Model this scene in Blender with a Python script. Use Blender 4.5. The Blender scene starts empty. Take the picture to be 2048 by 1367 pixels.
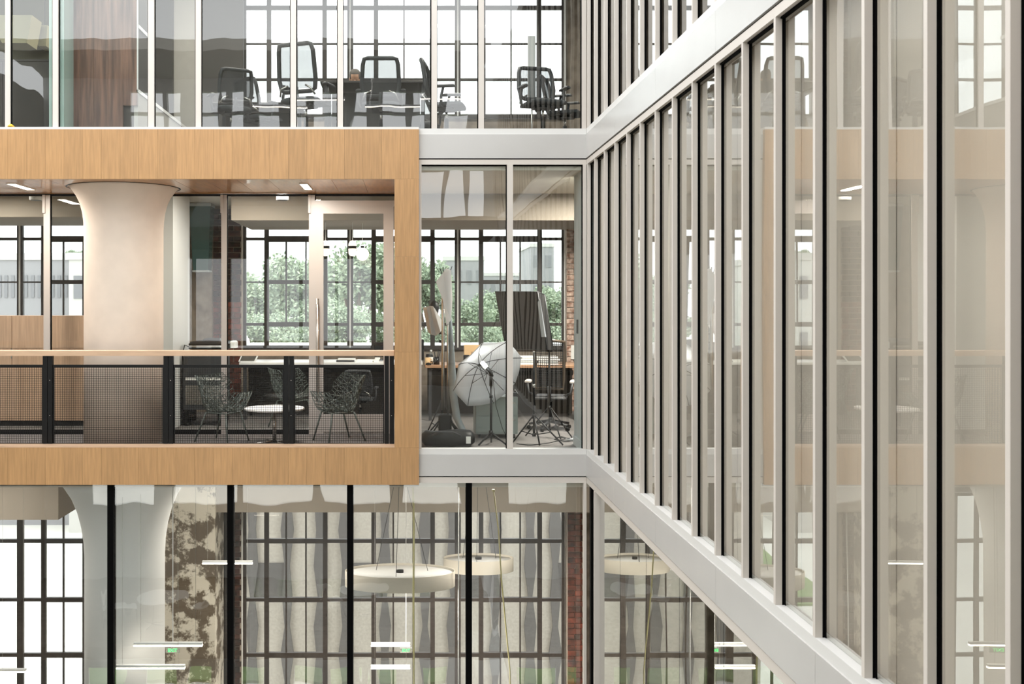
import bpy, math, random
from mathutils import Vector, Matrix
random.seed(7)
scene = bpy.context.scene
C = scene.collection

# ------------------------------------------------------------------ camera, world, exposure
F, VX, VY, CZ = 2048.0, 819.0, 605.0, 1.82      # focal length (px), vanishing point, eye height
FY = 12.94                                       # depth of the glazed front wall
cam = bpy.data.cameras.new('camera'); camo = bpy.data.objects.new('camera', cam); C.objects.link(camo)
camo.location = (0, 0, CZ); camo.rotation_euler = (math.pi/2, 0, 0)
cam.sensor_width = 36; cam.lens = 36
cam.shift_x = (1024-VX)/2048; cam.shift_y = -(683.5-VY)/2048
cam.clip_start = 0.05; cam.clip_end = 600
cam.dof.use_dof = True; cam.dof.focus_distance = 12.9; cam.dof.aperture_fstop = 5.6
scene.camera = camo
w = bpy.data.worlds.new('overcast_sky'); scene.world = w; w.use_nodes = True
bg = w.node_tree.nodes['Background']; bg.inputs[0].default_value = (0.97, 0.985, 1.0, 1); bg.inputs[1].default_value = 2.0
vs = scene.view_settings
vs.view_transform = 'Standard'; vs.look = 'None'; vs.gamma = 1.0; vs.use_curve_mapping = False; vs.exposure = 0.97
cy = scene.cycles
cy.max_bounces = 7; cy.diffuse_bounces = 3; cy.glossy_bounces = 3; cy.transmission_bounces = 4; cy.transparent_max_bounces = 20; cy.use_adaptive_sampling = True; cy.adaptive_threshold = .05
cy.sample_clamp_indirect = 6.0; cy.caustics_reflective = False; cy.caustics_refractive = False

# ------------------------------------------------------------------ helpers
def wx(px, d): return (px-VX)*d/F
def wz(py, d): return CZ-(py-VY)*d/F
def at(px, py, d): return Vector((wx(px, d), d, wz(py, d)))
def lin(c):
    return tuple(((v/255)/12.92 if v/255 <= .04045 else ((v/255+.055)/1.055)**2.4) for v in c)+(1,)

class MB:
    def __init__(s): s.v = []; s.f = []
    def box(s, x0, x1, y0, y1, z0, z1):
        if x0 > x1: x0, x1 = x1, x0
        if y0 > y1: y0, y1 = y1, y0
        if z0 > z1: z0, z1 = z1, z0
        n = len(s.v)
        s.v += [(x0,y0,z0),(x1,y0,z0),(x1,y1,z0),(x0,y1,z0),(x0,y0,z1),(x1,y0,z1),(x1,y1,z1),(x0,y1,z1)]
        s.f += [tuple(n+i for i in q) for q in ((0,3,2,1),(4,5,6,7),(0,1,5,4),(1,2,6,5),(2,3,7,6),(3,0,4,7))]
        return s
    def cbox(s, x0, x1, y0, y1, z0, z1, c=.01):     # box with chamfered vertical and top edges
        n = len(s.v)
        rings = [(z0, 0), (z1-c, 0), (z1, c)]
        for z, i in rings:
            a, b, e, g = x0+i, x1-i, y0+i, y1-i
            k = c
            s.v += [(a+k,e,z),(b-k,e,z),(b,e+k,z),(b,g-k,z),(b-k,g,z),(a+k,g,z),(a,g-k,z),(a,e+k,z)]
        for r in range(2):
            for i in range(8):
                j = (i+1) % 8
                s.f.append((n+r*8+i, n+r*8+j, n+r*8+8+j, n+r*8+8+i))
        s.f.append(tuple(n+7-i for i in range(8))); s.f.append(tuple(n+16+i for i in range(8)))
        return s
    def hexa(s, p):                                  # 8 corner points: bottom 4 (ccw), top 4
        n = len(s.v); s.v += [tuple(q) for q in p]
        s.f += [tuple(n+i for i in q) for q in ((0,3,2,1),(4,5,6,7),(0,1,5,4),(1,2,6,5),(2,3,7,6),(3,0,4,7))]
        return s
    def poly(s, pts):
        n = len(s.v); s.v += [tuple(p) for p in pts]; s.f.append(tuple(range(n, n+len(pts)))); return s
    def tube(s, pts, r, n=8, closed=False, flat=1.0, cap=True):
        pts = [Vector(p) for p in pts]; m = len(pts); base = len(s.v)
        rs = r if isinstance(r, (list, tuple)) else [r]*m
        up = None
        for i, p in enumerate(pts):
            if closed: t = pts[(i+1) % m]-pts[i-1]
            else: t = pts[min(i+1, m-1)]-pts[max(i-1, 0)]
            if t.length < 1e-9: t = Vector((0, 0, 1))
            t.normalize()
            if up is None:
                up = Vector((0, 0, 1)) if abs(t.z) < .9 else Vector((1, 0, 0))
            a = t.cross(up)
            if a.length < 1e-6: a = t.cross(Vector((0, 1, 0)))
            a.normalize(); b = a.cross(t); b.normalize(); up = b
            for k in range(n):
                th = 2*math.pi*(k+.5)/n
                s.v.append(tuple(p+a*(rs[i]*math.cos(th))+b*(rs[i]*flat*math.sin(th))))
        for i in range(m if closed else m-1):
            j = (i+1) % m
            for k in range(n):
                l = (k+1) % n
                s.f.append((base+i*n+k, base+i*n+l, base+j*n+l, base+j*n+k))
        if not closed and cap:
            s.f.append(tuple(base+n-1-k for k in range(n))); s.f.append(tuple(base+(m-1)*n+k for k in range(n)))
        return s
    def lathe(s, prof, n=32, c=(0, 0, 0), cap=True):   # prof: (r, z)
        base = len(s.v); m = len(prof)
        for r, z in prof:
            for k in range(n):
                th = 2*math.pi*k/n
                s.v.append((c[0]+r*math.cos(th), c[1]+r*math.sin(th), c[2]+z))
        for i in range(m-1):
            for k in range(n):
                l = (k+1) % n
                s.f.append((base+i*n+k, base+i*n+l, base+(i+1)*n+l, base+(i+1)*n+k))
        if cap:
            s.f.append(tuple(base+n-1-k for k in range(n))); s.f.append(tuple(base+(m-1)*n+k for k in range(n)))
        return s
    def mesh(s, name, mat, smooth=False):
        me = bpy.data.meshes.new(name); me.from_pydata(s.v, [], s.f); me.update()
        if mat: me.materials.append(mat)
        if smooth:
            me.polygons.foreach_set('use_smooth', [len(p.vertices) <= 4 for p in me.polygons])
        return me
    def build(s, name, mat, parent=None, smooth=False, loc=(0, 0, 0)):
        o = bpy.data.objects.new(name, s.mesh(name, mat, smooth)); C.objects.link(o)
        o.location = loc
        if parent: o.parent = parent
        return o
def inst(name, mesh, loc, parent=None, scale=None, rot=None):
    o = bpy.data.objects.new(name, mesh); C.objects.link(o); o.location = loc
    if scale: o.scale = scale
    if rot: o.rotation_euler = rot
    if parent: o.parent = parent
    return o
def tag(o, label, cat, group=None, kind=None):
    o['label'] = label; o['category'] = cat
    if group: o['group'] = group
    if kind: o['kind'] = kind
    return o
def thing(name, label, cat, loc=(0, 0, 0), rz=0, group=None, kind=None):
    o = bpy.data.objects.new(name, None); C.objects.link(o); o.empty_display_size = .1
    o.location = loc; o.rotation_euler = (0, 0, rz)
    return tag(o, label, cat, group, kind)
def dup(root, label, loc, rz, scale=None):
    r = root.copy(); C.objects.link(r); r.location = loc; r.rotation_euler = (0, 0, rz); r['label'] = label
    if scale: r.scale = (scale,)*3
    for ch in list(root.children):
        c = ch.copy(); C.objects.link(c); c.parent = r
        for g in list(ch.children):
            d = g.copy(); C.objects.link(d); d.parent = c
    return r
def bxo(name, mat, parent, *b):
    return MB().box(*b).build(name, mat, parent)

# ------------------------------------------------------------------ materials
def base(name):
    m = bpy.data.materials.new(name); m.use_nodes = True
    nt = m.node_tree; return m, nt, nt.nodes['Principled BSDF']
def mat(name, rgb, rough=.5, metal=0, noise=0, nscale=8, bump=0, stretch=(1, 1, 1), rand=0, spec=.5, rgb2=None, coat=0, sharp=.15):
    m, nt, p = base(name)
    col = lin(rgb); p.inputs['Base Color'].default_value = col
    p.inputs['Roughness'].default_value = rough; p.inputs['Metallic'].default_value = metal
    p.inputs['Specular IOR Level'].default_value = spec; p.inputs['Coat Weight'].default_value = coat
    last = None
    if noise or bump or rgb2:
        tc = nt.nodes.new('ShaderNodeTexCoord'); mp = nt.nodes.new('ShaderNodeMapping'); mp.inputs['Scale'].default_value = stretch
        nt.links.new(tc.outputs['Object'], mp.inputs[0])
        nz = nt.nodes.new('ShaderNodeTexNoise'); nz.inputs['Scale'].default_value = nscale; nz.inputs['Detail'].default_value = 5
        nt.links.new(mp.outputs[0], nz.inputs['Vector'])
        if rand:
            oi = nt.nodes.new('ShaderNodeObjectInfo'); ad = nt.nodes.new('ShaderNodeVectorMath'); ad.operation = 'SCALE'
            ad.inputs[0].default_value = (17, 31, 53); nt.links.new(oi.outputs['Random'], ad.inputs['Scale'])
            a2 = nt.nodes.new('ShaderNodeVectorMath'); nt.links.new(mp.outputs[0], a2.inputs[0]); nt.links.new(ad.outputs[0], a2.inputs[1])
            nt.links.new(a2.outputs[0], nz.inputs['Vector'])
        if noise or rgb2:
            r = nt.nodes.new('ShaderNodeValToRGB')
            c2 = lin(rgb2) if rgb2 else tuple(v*(1-noise) for v in col[:3])+(1,)
            r.color_ramp.elements[0].color = c2; r.color_ramp.elements[1].color = col
            r.color_ramp.elements[0].position = .5-sharp; r.color_ramp.elements[1].position = .5+sharp; nz.inputs['Detail'].default_value = 5 if sharp > .1 else 12; nz.inputs['Roughness'].default_value = .5 if sharp > .1 else .68
            nt.links.new(nz.outputs['Fac'], r.inputs[0]); last = r.outputs[0]
        if bump:
            b = nt.nodes.new('ShaderNodeBump'); b.inputs['Strength'].default_value = bump; b.inputs['Distance'].default_value = .01
            nt.links.new(nz.outputs['Fac'], b.inputs['Height']); nt.links.new(b.outputs[0], p.inputs['Normal'])
    if rand:
        oi = nt.nodes.new('ShaderNodeObjectInfo'); mr = nt.nodes.new('ShaderNodeMapRange')
        mr.inputs['To Min'].default_value = 1-rand; mr.inputs['To Max'].default_value = 1+rand*.6
        nt.links.new(oi.outputs['Random'], mr.inputs[0])
        hs = nt.nodes.new('ShaderNodeHueSaturation'); nt.links.new(mr.outputs[0], hs.inputs['Value'])
        if last: nt.links.new(last, hs.inputs['Color'])
        else: hs.inputs['Color'].default_value = col
        last = hs.outputs[0]
    if last: nt.links.new(last, p.inputs['Base Color'])
    return m
def emit(name, rgb, st):
    m, nt, p = base(name)
    p.inputs['Base Color'].default_value = lin(rgb); p.inputs['Emission Color'].default_value = lin(rgb); p.inputs['Emission Strength'].default_value = st
    return m
def glass(name, tint, gain=1.6, ior=1.5, add=.02, wave=0, wscale=(1.2, 1.2, .25), rough=0.0):
    m = bpy.data.materials.new(name); m.use_nodes = True; nt = m.node_tree
    for n in list(nt.nodes): nt.nodes.remove(n)
    out = nt.nodes.new('ShaderNodeOutputMaterial'); mix = nt.nodes.new('ShaderNodeMixShader')
    tr = nt.nodes.new('ShaderNodeBsdfTransparent'); tr.inputs[0].default_value = tint+(1,)
    gl = nt.nodes.new('ShaderNodeBsdfGlossy'); gl.inputs['Roughness'].default_value = rough; gl.inputs['Color'].default_value = (.97, .98, .97, 1)
    fr = nt.nodes.new('ShaderNodeFresnel'); fr.inputs['IOR'].default_value = ior
    ma = nt.nodes.new('ShaderNodeMath'); ma.operation = 'MULTIPLY_ADD'; ma.use_clamp = True
    ma.inputs[1].default_value = gain; ma.inputs[2].default_value = add
    gb = nt.nodes.new('ShaderNodeNewGeometry'); sb = nt.nodes.new('ShaderNodeMath'); sb.operation = 'SUBTRACT'; sb.inputs[0].default_value = 1.0
    mu = nt.nodes.new('ShaderNodeMath'); mu.operation = 'MULTIPLY'      # only the outer face mirrors; the inner face lets light out
    nt.links.new(gb.outputs['Backfacing'], sb.inputs[1]); nt.links.new(fr.outputs[0], ma.inputs[0])
    nt.links.new(ma.outputs[0], mu.inputs[0]); nt.links.new(sb.outputs[0], mu.inputs[1]); nt.links.new(mu.outputs[0], mix.inputs[0])
    nt.links.new(tr.outputs[0], mix.inputs[1]); nt.links.new(gl.outputs[0], mix.inputs[2]); nt.links.new(mix.outputs[0], out.inputs[0])
    if wave:
        g = nt.nodes.new('ShaderNodeNewGeometry'); mp = nt.nodes.new('ShaderNodeMapping'); mp.inputs['Scale'].default_value = wscale
        nt.links.new(g.outputs['Position'], mp.inputs[0])
        nz = nt.nodes.new('ShaderNodeTexNoise'); nz.inputs['Scale'].default_value = 1.0; nz.inputs['Detail'].default_value = 1.5
        nt.links.new(mp.outputs[0], nz.inputs['Vector'])
        b = nt.nodes.new('ShaderNodeBump'); b.inputs['Strength'].default_value = 1.0; b.inputs['Distance'].default_value = wave
        nt.links.new(nz.outputs['Fac'], b.inputs['Height']); nt.links.new(b.outputs[0], gl.inputs['Normal'])
    return m

M = dict(
    maple=mat('maple_veneer', (187, 145, 98), .38, noise=.18, nscale=3.2, stretch=(14, 14, .9), rand=.07),
    maple_soffit=mat('maple_soffit', (190, 132, 72), .3, noise=.25, nscale=3, stretch=(8, 1, 8), rand=.12, coat=.3),
    pale_wood=mat('pale_wood', (205, 172, 142), .45, noise=.12, nscale=4, stretch=(1, 8, 8)),
    cabinet_wood=mat('cabinet_wood', (202, 166, 138), .45, noise=.18, nscale=3, stretch=(14, 14, .8), rand=.04),
    walnut=mat('walnut', (140, 102, 84), .4, rgb2=(88, 62, 50), nscale=2.2, stretch=(9, 9, .6)),
    dark_wood=mat('dark_cabinet', (46, 38, 30), .5, noise=.3, nscale=4),
    alu=mat('painted_aluminium', (192, 190, 187), .24, noise=.03, nscale=2),
    mull=mat('mullion_grey', (209, 202, 194), .42),
    sillw=mat('sill_white', (218, 217, 214), .4),
    black=mat('black_metal', (10, 10, 10), .5, bump=.1, nscale=60, spec=.3),
    gasket=mat('gasket', (3, 3, 3), .9, spec=.1),
    steel=mat('window_steel', (52, 45, 42), .5, noise=.2, nscale=10),
    taupe=mat('door_aluminium', (182, 174, 166), .4, metal=.0),
    chrome=mat('chrome', (200, 196, 190), .2, metal=.9),
    plaster=mat('column_plaster', (222, 206, 190), .6, noise=.08, nscale=3, bump=.25),
    white=mat('white_paint', (222, 222, 220), .6),
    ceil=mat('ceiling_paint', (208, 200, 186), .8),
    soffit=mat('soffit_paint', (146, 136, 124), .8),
    wallg=mat('wall_grey', (176, 172, 164), .8, noise=.06),
    wstub=mat('wall_blue_grey', (186, 192, 192), .7),
    dark=mat('dark_wall', (70, 68, 66), .8),
    carpet=mat('carpet', (122, 117, 114), .95, noise=.45, nscale=4, stretch=(.6, 9, 1)),
    concrete=mat('concrete', (150, 138, 124), .85, rgb2=(118, 106, 94), nscale=5, bump=.3),
    peel=mat('peeling_paint', (206, 198, 182), .85, rgb2=(94, 82, 66), nscale=2.6, bump=.5, sharp=.03),
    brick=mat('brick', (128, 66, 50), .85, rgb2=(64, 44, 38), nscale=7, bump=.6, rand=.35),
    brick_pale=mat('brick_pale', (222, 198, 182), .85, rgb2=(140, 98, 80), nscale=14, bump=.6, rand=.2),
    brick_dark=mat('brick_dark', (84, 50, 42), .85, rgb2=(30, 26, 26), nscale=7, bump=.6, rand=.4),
    mortar=mat('mortar', (170, 156, 142), .95, noise=.2),
    charcoal=mat('charcoal_plastic', (54, 54, 56), .5),
    chair_fab=mat('chair_fabric', (58, 60, 62), .9, noise=.2, nscale=60),
    lattice=mat('lattice_green', (98, 105, 98), .45),
    laminate=mat('white_laminate', (236, 234, 230), .35),
    greencab=mat('green_cabinet', (148, 158, 153), .5, noise=.08, nscale=2),
    fabric_w=mat('umbrella_white', (226, 228, 230), .7),
    fabric_g=mat('grey_drape', (150, 160, 164), .8, noise=.15, nscale=9),
    fabric_b=mat('softbox_black', (40, 39, 39), .5, noise=.08, nscale=5, stretch=(6, 6, .4)),
    silver=mat('silver_lining', (190, 190, 190), .3, metal=.7, bump=.5, nscale=15),
    pleat=mat('pleated_shade', (214, 206, 200), .7),
    teal=mat('teal_panel', (70, 96, 92), .25),
    shade=mat('roller_shade', (205, 198, 186), .85),
    paper=mat('paper', (240, 238, 232), .8), card=mat('cardboard', (216, 180, 134), .85),
    desk=mat('desk_oak', (170, 130, 98), .5, noise=.15, nscale=4, stretch=(1, 8, 8)),
    olive=mat('olive_wall', (96, 94, 72), .8), cream=mat('cream_shade', (186, 178, 140), .8),
    pave=mat('pavement', (224, 222, 214), .9, noise=.06, nscale=.3),
    grass=mat('lawn', (120, 150, 92), .95, noise=.3, nscale=.4),
    facade_b=mat('neighbour_wall', (192, 185, 174), .9, noise=.16, nscale=14, bump=.3),
    pier=mat('neighbour_shadow_grey', (104, 101, 99), .9, noise=.12, nscale=10),  # shadow grey for the hourglass strips on the neighbour wall
    far_b=mat('far_building', (146, 145, 147), .9), far_w=mat('far_white', (190, 188, 184), .9), far_g=mat('far_grey', (126, 126, 129), .9),
    bark=mat('bark', (90, 76, 62), .9),
    yellow=mat('yellow_cable', (206, 196, 140), .5), skin=mat('skin', (206, 160, 132), .6), hair=mat('grey_hair', (96, 90, 86), .8),
    shirt=mat('grey_shirt', (96, 100, 110), .9), trousers=mat('dark_trousers', (40, 42, 50), .9),
    red=mat('label_red', (190, 60, 50), .6), yellow_leaf=mat('yellow_scrap', (226, 190, 60), .7),
    lamp=emit('lamp_diffuser', (255, 244, 228), 6), bulb=emit('bulb_glow', (255, 250, 240), .8), lamp_soft=emit('lamp_soft', (255, 238, 214), 1.6), exitg=emit('exit_green', (60, 220, 110), 1.5),
    screen=mat('screen_black', (12, 12, 14), .15),
)
def leafmat():
    m, nt, p = base('leaves'); p.inputs['Roughness'].default_value = .7
    oi = nt.nodes.new('ShaderNodeNewGeometry'); r = nt.nodes.new('ShaderNodeValToRGB')
    r.color_ramp.elements[0].color = lin((112, 130, 106)); r.color_ramp.elements[1].color = lin((170, 182, 154))
    nt.links.new(oi.outputs['Random Per Island'], r.inputs[0]); nt.links.new(r.outputs[0], p.inputs['Base Color'])
    return m
M['leaf'] = leafmat()
def transl(name, rgb, f):
    m = bpy.data.materials.new(name); m.use_nodes = True; nt = m.node_tree
    for n in list(nt.nodes): nt.nodes.remove(n)
    out = nt.nodes.new('ShaderNodeOutputMaterial'); mix = nt.nodes.new('ShaderNodeMixShader'); mix.inputs[0].default_value = f
    d = nt.nodes.new('ShaderNodeBsdfDiffuse'); d.inputs[0].default_value = lin(rgb); t = nt.nodes.new('ShaderNodeBsdfTranslucent'); t.inputs[0].default_value = lin(rgb)
    nt.links.new(d.outputs[0], mix.inputs[1]); nt.links.new(t.outputs[0], mix.inputs[2]); nt.links.new(mix.outputs[0], out.inputs[0])
    return m
M['fabric_w'] = transl('umbrella_white', (240, 241, 243), .45); M['pleat2'] = transl('pleat_fabric', (216, 213, 210), .4)
def meshfab():
    m = bpy.data.materials.new('mesh_fabric'); m.use_nodes = True; nt = m.node_tree; p = nt.nodes['Principled BSDF']
    p.inputs['Base Color'].default_value = lin((60, 60, 62)); p.inputs['Roughness'].default_value = .8; p.inputs['Alpha'].default_value = .72
    return m
M['meshfab'] = meshfab()
M['shade'] = transl('roller_shade_cloth', (234, 225, 215), .4)
G = dict(
    front=glass('glass_front', (.93, .95, .94), 1.8, 1.5, .03, wave=.004, wscale=(1.8, 1.8, .45)),
    lower=glass('glass_lower', (.95, .96, .95), 2.2, 1.5, .05, wave=.006, wscale=(1.9, 1.9, .4)),
    right=glass('glass_right', (.955, .963, .948), 1.9, 1.5, .03, wave=.0015, wscale=(1.4, 1.4, .3)),
    rlow=glass('glass_right_lower', (.85, .88, .86), 2.0, 1.7, .05, wave=.004, wscale=(.8, .8, .35)),
    plain=glass('glass_plain', (.95, .965, .955), 1.3, 1.45, .0),
    dusty=glass('glass_dusty', (.93, .94, .94), 1.0, 1.45, .0),
    fin=mat('glass_fin', (176, 200, 190), .15),
)
# ================================================================== STRUCTURE
# ---- slabs, floors and ceilings
def struct(o, label, cat): return tag(o, label, cat, kind='structure')
RX = 8.5; LX = -10.0; BY = 18.0
struct(bxo('floor', M['carpet'], None, LX, RX, FY+.03, 17.9, -.40, -.06), 'dark striped carpet floor of the glazed middle storey', 'floor')
struct(bxo('floor', M['carpet'], None, LX, RX, FY+.06, 17.9, 3.62, 4.0), 'floor slab of the upper office storey behind the glass', 'floor')
struct(bxo('floor', M['concrete'], None, LX, RX, FY+.06, 17.9, -6.9, -6.5), 'concrete floor of the lower hall under the round pendants', 'floor')
struct(bxo('ceiling', M['ceil'], None, LX, RX, FY+.06, 17.9, 3.50, 3.60), 'beige ceiling over the middle storey rooms', 'ceiling')
struct(bxo('ceiling', M['ceil'], None, LX, RX, FY+.06, 17.9, -.52, -.42), 'beige ceiling over the lower hall', 'ceiling')
struct(bxo('ceiling', M['dark'], None, LX, RX, FY+.03, BY+.3, 7.5, 7.9), 'dark ceiling over the upper office storey', 'ceiling')
struct(bxo('floor', M['concrete'], None, 2.35, RX, -2.0, FY, 3.65, 3.95), 'slab edge of upper storey behind the right glass wall', 'floor')
struct(bxo('floor', M['concrete'], None, 2.35, RX, -2.0, FY, -.38, -.08), 'slab edge of middle storey behind the right glass wall', 'floor')
struct(bxo('floor', M['concrete'], None, 2.35, RX, -2.0, FY, -6.9, -6.5), 'slab of lowest storey behind the right glass wall', 'floor')
struct(bxo('ceiling', M['wallg'], None, 2.2, RX, -2.0, FY, 7.6, 7.9), 'roof slab above the right glass wall', 'ceiling')

struct(bxo('wall_left', M['wallg'], None, LX-1.2, LX-1.0, -5.2, BY+.3, -11, 8), 'pale end wall closing the atrium on the left', 'wall')
struct(bxo('floor', M['pave'], None, LX-1, 2.3, -5, FY, -11.2, -11.0), 'pale ground floor of the atrium court', 'floor')

# ---- soffits in front of the outer windows
def soffit(x0, x1, y0, y1, z0, z1, lab):
    o = struct(bxo('ceiling', M['soffit'], None, x0, x1, y0, y1, z0, z1), lab, 'soffit')
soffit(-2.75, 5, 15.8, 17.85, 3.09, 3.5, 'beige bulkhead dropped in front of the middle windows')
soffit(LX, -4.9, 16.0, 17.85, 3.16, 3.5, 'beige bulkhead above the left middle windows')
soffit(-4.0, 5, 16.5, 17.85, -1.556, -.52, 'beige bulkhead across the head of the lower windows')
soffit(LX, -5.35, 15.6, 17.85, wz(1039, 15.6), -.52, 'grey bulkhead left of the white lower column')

# ---- outer wall with openings
def wall_grid(xs0, xs1, zs0, zs1, y0, y1, ops):
    xs = sorted({xs0, xs1, *[o[0] for o in ops], *[o[1] for o in ops]}); zs = sorted({zs0, zs1, *[o[2] for o in ops], *[o[3] for o in ops]})
    b = MB()
    for i in range(len(xs)-1):
        j = 0
        while j < len(zs)-1:
            solid = lambda jj: not any(o[0] < (xs[i]+xs[i+1])/2 < o[1] and o[2] < (zs[jj]+zs[jj+1])/2 < o[3] for o in ops)
            if not solid(j): j += 1; continue
            k = j
            while k+1 < len(zs)-1 and solid(k+1): k += 1
            b.box(xs[i], xs[i+1], y0, y1, zs[j], zs[k+1]); j = k+1
    return b
ro = [(y, y+1.7, z+.8, z+3.0) for y in (-1.6, .4, 2.4, 4.4, 6.4, 8.4, 10.4) for z in (-6.5, 0, 4)]  # openings added so daylight reaches the roller shades from behind
rw = wall_grid(-5.2, BY+.3, -11, 8, 0, .2, ro)
rw.v = [(RX+y_, x_, z_) for x_, y_, z_ in rw.v]; rw.f = [f[::-1] for f in rw.f]
struct(rw.build('wall_right', M['wallg'], None), 'grey end wall with added light openings far behind the right glazing', 'wall')
OX0, OX1 = wx(486, BY), wx(1130, BY); LX1 = wx(259, BY)
ZL = {'upper': (wz(238, BY), 7.4), 'mid': (wz(698, BY), 3.40), 'lower': (-6.2, -1.5)}
ops = []
for z0, z1 in ZL.values(): ops += [(OX0, OX1, z0, z1), (-9.6, LX1, z0, z1)]
struct(wall_grid(LX-1, RX, -11, 8, BY-.03, BY+.25, ops).build('wall_exterior', M['concrete'], None), 'outer concrete wall carrying the steel windows', 'wall')

# ---- industrial steel windows
S18 = BY/F
wcount = [0]
def window(x0, x1, level, label):
    wcount[0] += 1
    t = thing('window_%d' % wcount[0], label, 'window', kind='structure')
    W = x1-x0
    fr = [0, .218, .40, .585, .766, 1] if level != 'upper' else [0, .24, .5, .76, 1]
    cols = [x0+f*W for f in fr]; n = len(cols)
    top, bot = {'upper': (-78, 238), 'mid': (424, 698), 'lower': (983, 1517)}[level]
    rows = {'upper': [(18, 8, 8), (90, 3, 3), (161, 5, 5)], 'mid': [(478, 6, 12), (564, 3, 8), (648, 6, 9)], 'lower': [(1079, 7, 9), (1196, 6, 9), (1306, 7, 10), (1416, 7, 9)]}[level]
    ya, yb = BY-.10, BY-.03
    def vbar(px, w, p0, p1, nm='mullion', dy=0):
        bxo(nm, M['steel'], t, wx(px-w/2, BY), wx(px+w/2, BY), ya+dy, yb, wz(p1, BY), wz(p0, BY))
    def hbar(py, h, a, b, nm='transom', dy=.008):
        bxo(nm, M['steel'], t, wx(a, BY), wx(b, BY), ya+dy, yb-.002, wz(py+h/2, BY), wz(py-h/2, BY))
    vbar(x0+3, 6, top, bot, 'frame'); vbar(x1-3, 6, top, bot, 'frame')
    hbar(top+3, 6, x0, x1, 'frame'); hbar(bot-4, 8, x0, x1, 'sill')
    for i in range(1, n-1):
        if i in (1, n-2): vbar(cols[i], 9, top, bot, 'mullion', .004)
        else:
            lo, hi = {'upper': (top, bot), 'mid': (478, 648), 'lower': (top, 1416)}[level]
            vbar(cols[i], 3, lo, hi, 'glazing_bar', .03)
    for py, hs, hc in rows:
        hbar(py, hs, x0, cols[1]); hbar(py, hc, cols[1], cols[-2], dy=.005); hbar(py, hs, cols[-2], x1)
    edges = [top]+[r[0] for r in rows]+[bot]
    for r in range(len(edges)-1):
        split = not (level == 'mid' and r in (0, 3)) and not (level == 'lower' and r == 4)
        cs = cols if split else [cols[0], cols[1], cols[-2], cols[-1]]
        for c in range(len(cs)-1):
            bxo('pane', G['dusty'], t, wx(cs[c], BY), wx(cs[c+1], BY), BY-.055, BY-.050, wz(edges[r+1], BY), wz(edges[r], BY))
    if level != 'lower':
        bxo('shade_track_leak', M['white'], t, wx(x1-1.5, BY), wx(x1+1.5, BY), ya-.02, ya-.001, wz(bot-4, BY), wz(top, BY))  # shade channel in white for the daylight leaking along it
    return t
NM = {'upper': 'upper storey', 'mid': 'middle storey', 'lower': 'lower hall'}
for lv in ('upper', 'mid', 'lower'):
    for a, b, txt in ((488, 701, 'next to the left brick pier, bay one of three'), (701, 915, 'centre bay between two thick posts'), (915, 1128, 'bay beside the right brick pier'), (44, 257, 'bay behind the round column at left'), (-169, 44, 'bay at the far left edge')):
        window(a, b, lv, 'black steel window of the %s, %s' % (NM[lv], txt))

# ---- brick piers
bm_cache = {}
def brick_pier(label, x0, x1, y, z0, z1, matn, H=.0947, L=.25, swap=None):
    t = thing('wall_brick', label, 'brick wall', kind='structure')
    bxo('mortar', M['mortar'], t, x0, x1, y+.012, y+.15, z0, z1)
    row = 0; z = z0
    while z+H <= z1+.001:
        off = 0 if row % 2 == 0 else -L/2
        x = x0+off
        while x < x1-.02:
            a, b = max(x, x0)+.006, min(x+L, x1)-.006
            if b-a > .03:
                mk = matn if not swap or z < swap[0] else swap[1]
                key = (round(b-a, 3), mk)
                if key not in bm_cache:
                    bm_cache[key] = MB().cbox(-(b-a)/2, (b-a)/2, -.018, .02, .006, H-.006, .004).mesh('brick', M[mk])
                inst('brick', bm_cache[key], ((a+b)/2+random.uniform(-.002, .002), y+random.uniform(-.004, .004), z), t)
            x += L
        z += H; row += 1
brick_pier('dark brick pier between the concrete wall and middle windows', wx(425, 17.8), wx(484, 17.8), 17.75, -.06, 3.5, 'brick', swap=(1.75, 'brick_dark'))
brick_pier('whitewashed brick pier right of the middle storey windows', wx(1132, 17.8), wx(1162, 17.8), 17.75, -.06, 3.5, 'brick_pale')
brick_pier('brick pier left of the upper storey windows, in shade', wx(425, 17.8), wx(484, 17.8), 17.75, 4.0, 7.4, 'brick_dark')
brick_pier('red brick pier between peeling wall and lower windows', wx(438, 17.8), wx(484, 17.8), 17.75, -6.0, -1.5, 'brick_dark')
brick_pier('red brick pier right of the lower hall windows', wx(1134, 17.8), wx(1166, 17.8), 17.75, -6.0, -1.5, 'brick')
struct(bxo('wall_concrete', M['concrete'], None, wx(345, 17.7), wx(426, 17.7), 17.6, 17.9, -.06, 3.5), 'bare concrete wall strip beside the dark brick pier', 'wall')
struct(bxo('wall_peeling', M['peel'], None, wx(322, 16.4), wx(430, 16.4), 16.4, 17.9, -6.5, -.52), 'wall with peeling cream paint over brown plaster', 'wall')
t = thing('drain_pipe', 'dark vertical pipes beside the peeling wall', 'pipe', (wx(440, 16.9)+.09, 16.9, -6.5))
MB().tube([(0, 0, 0), (0, 0, 4.9)], .03, 10).build('pipe', M['black'], t, True); MB().tube([(.075, .1, 0), (.075, .1, 4.9)], .022, 10).build('pipe', M['steel'], t, True)
for z in (1.2, 2.6, 4.0): bxo('bracket', M['steel'], t, -.04, .11, .02, .12, z, z+.04)

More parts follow.
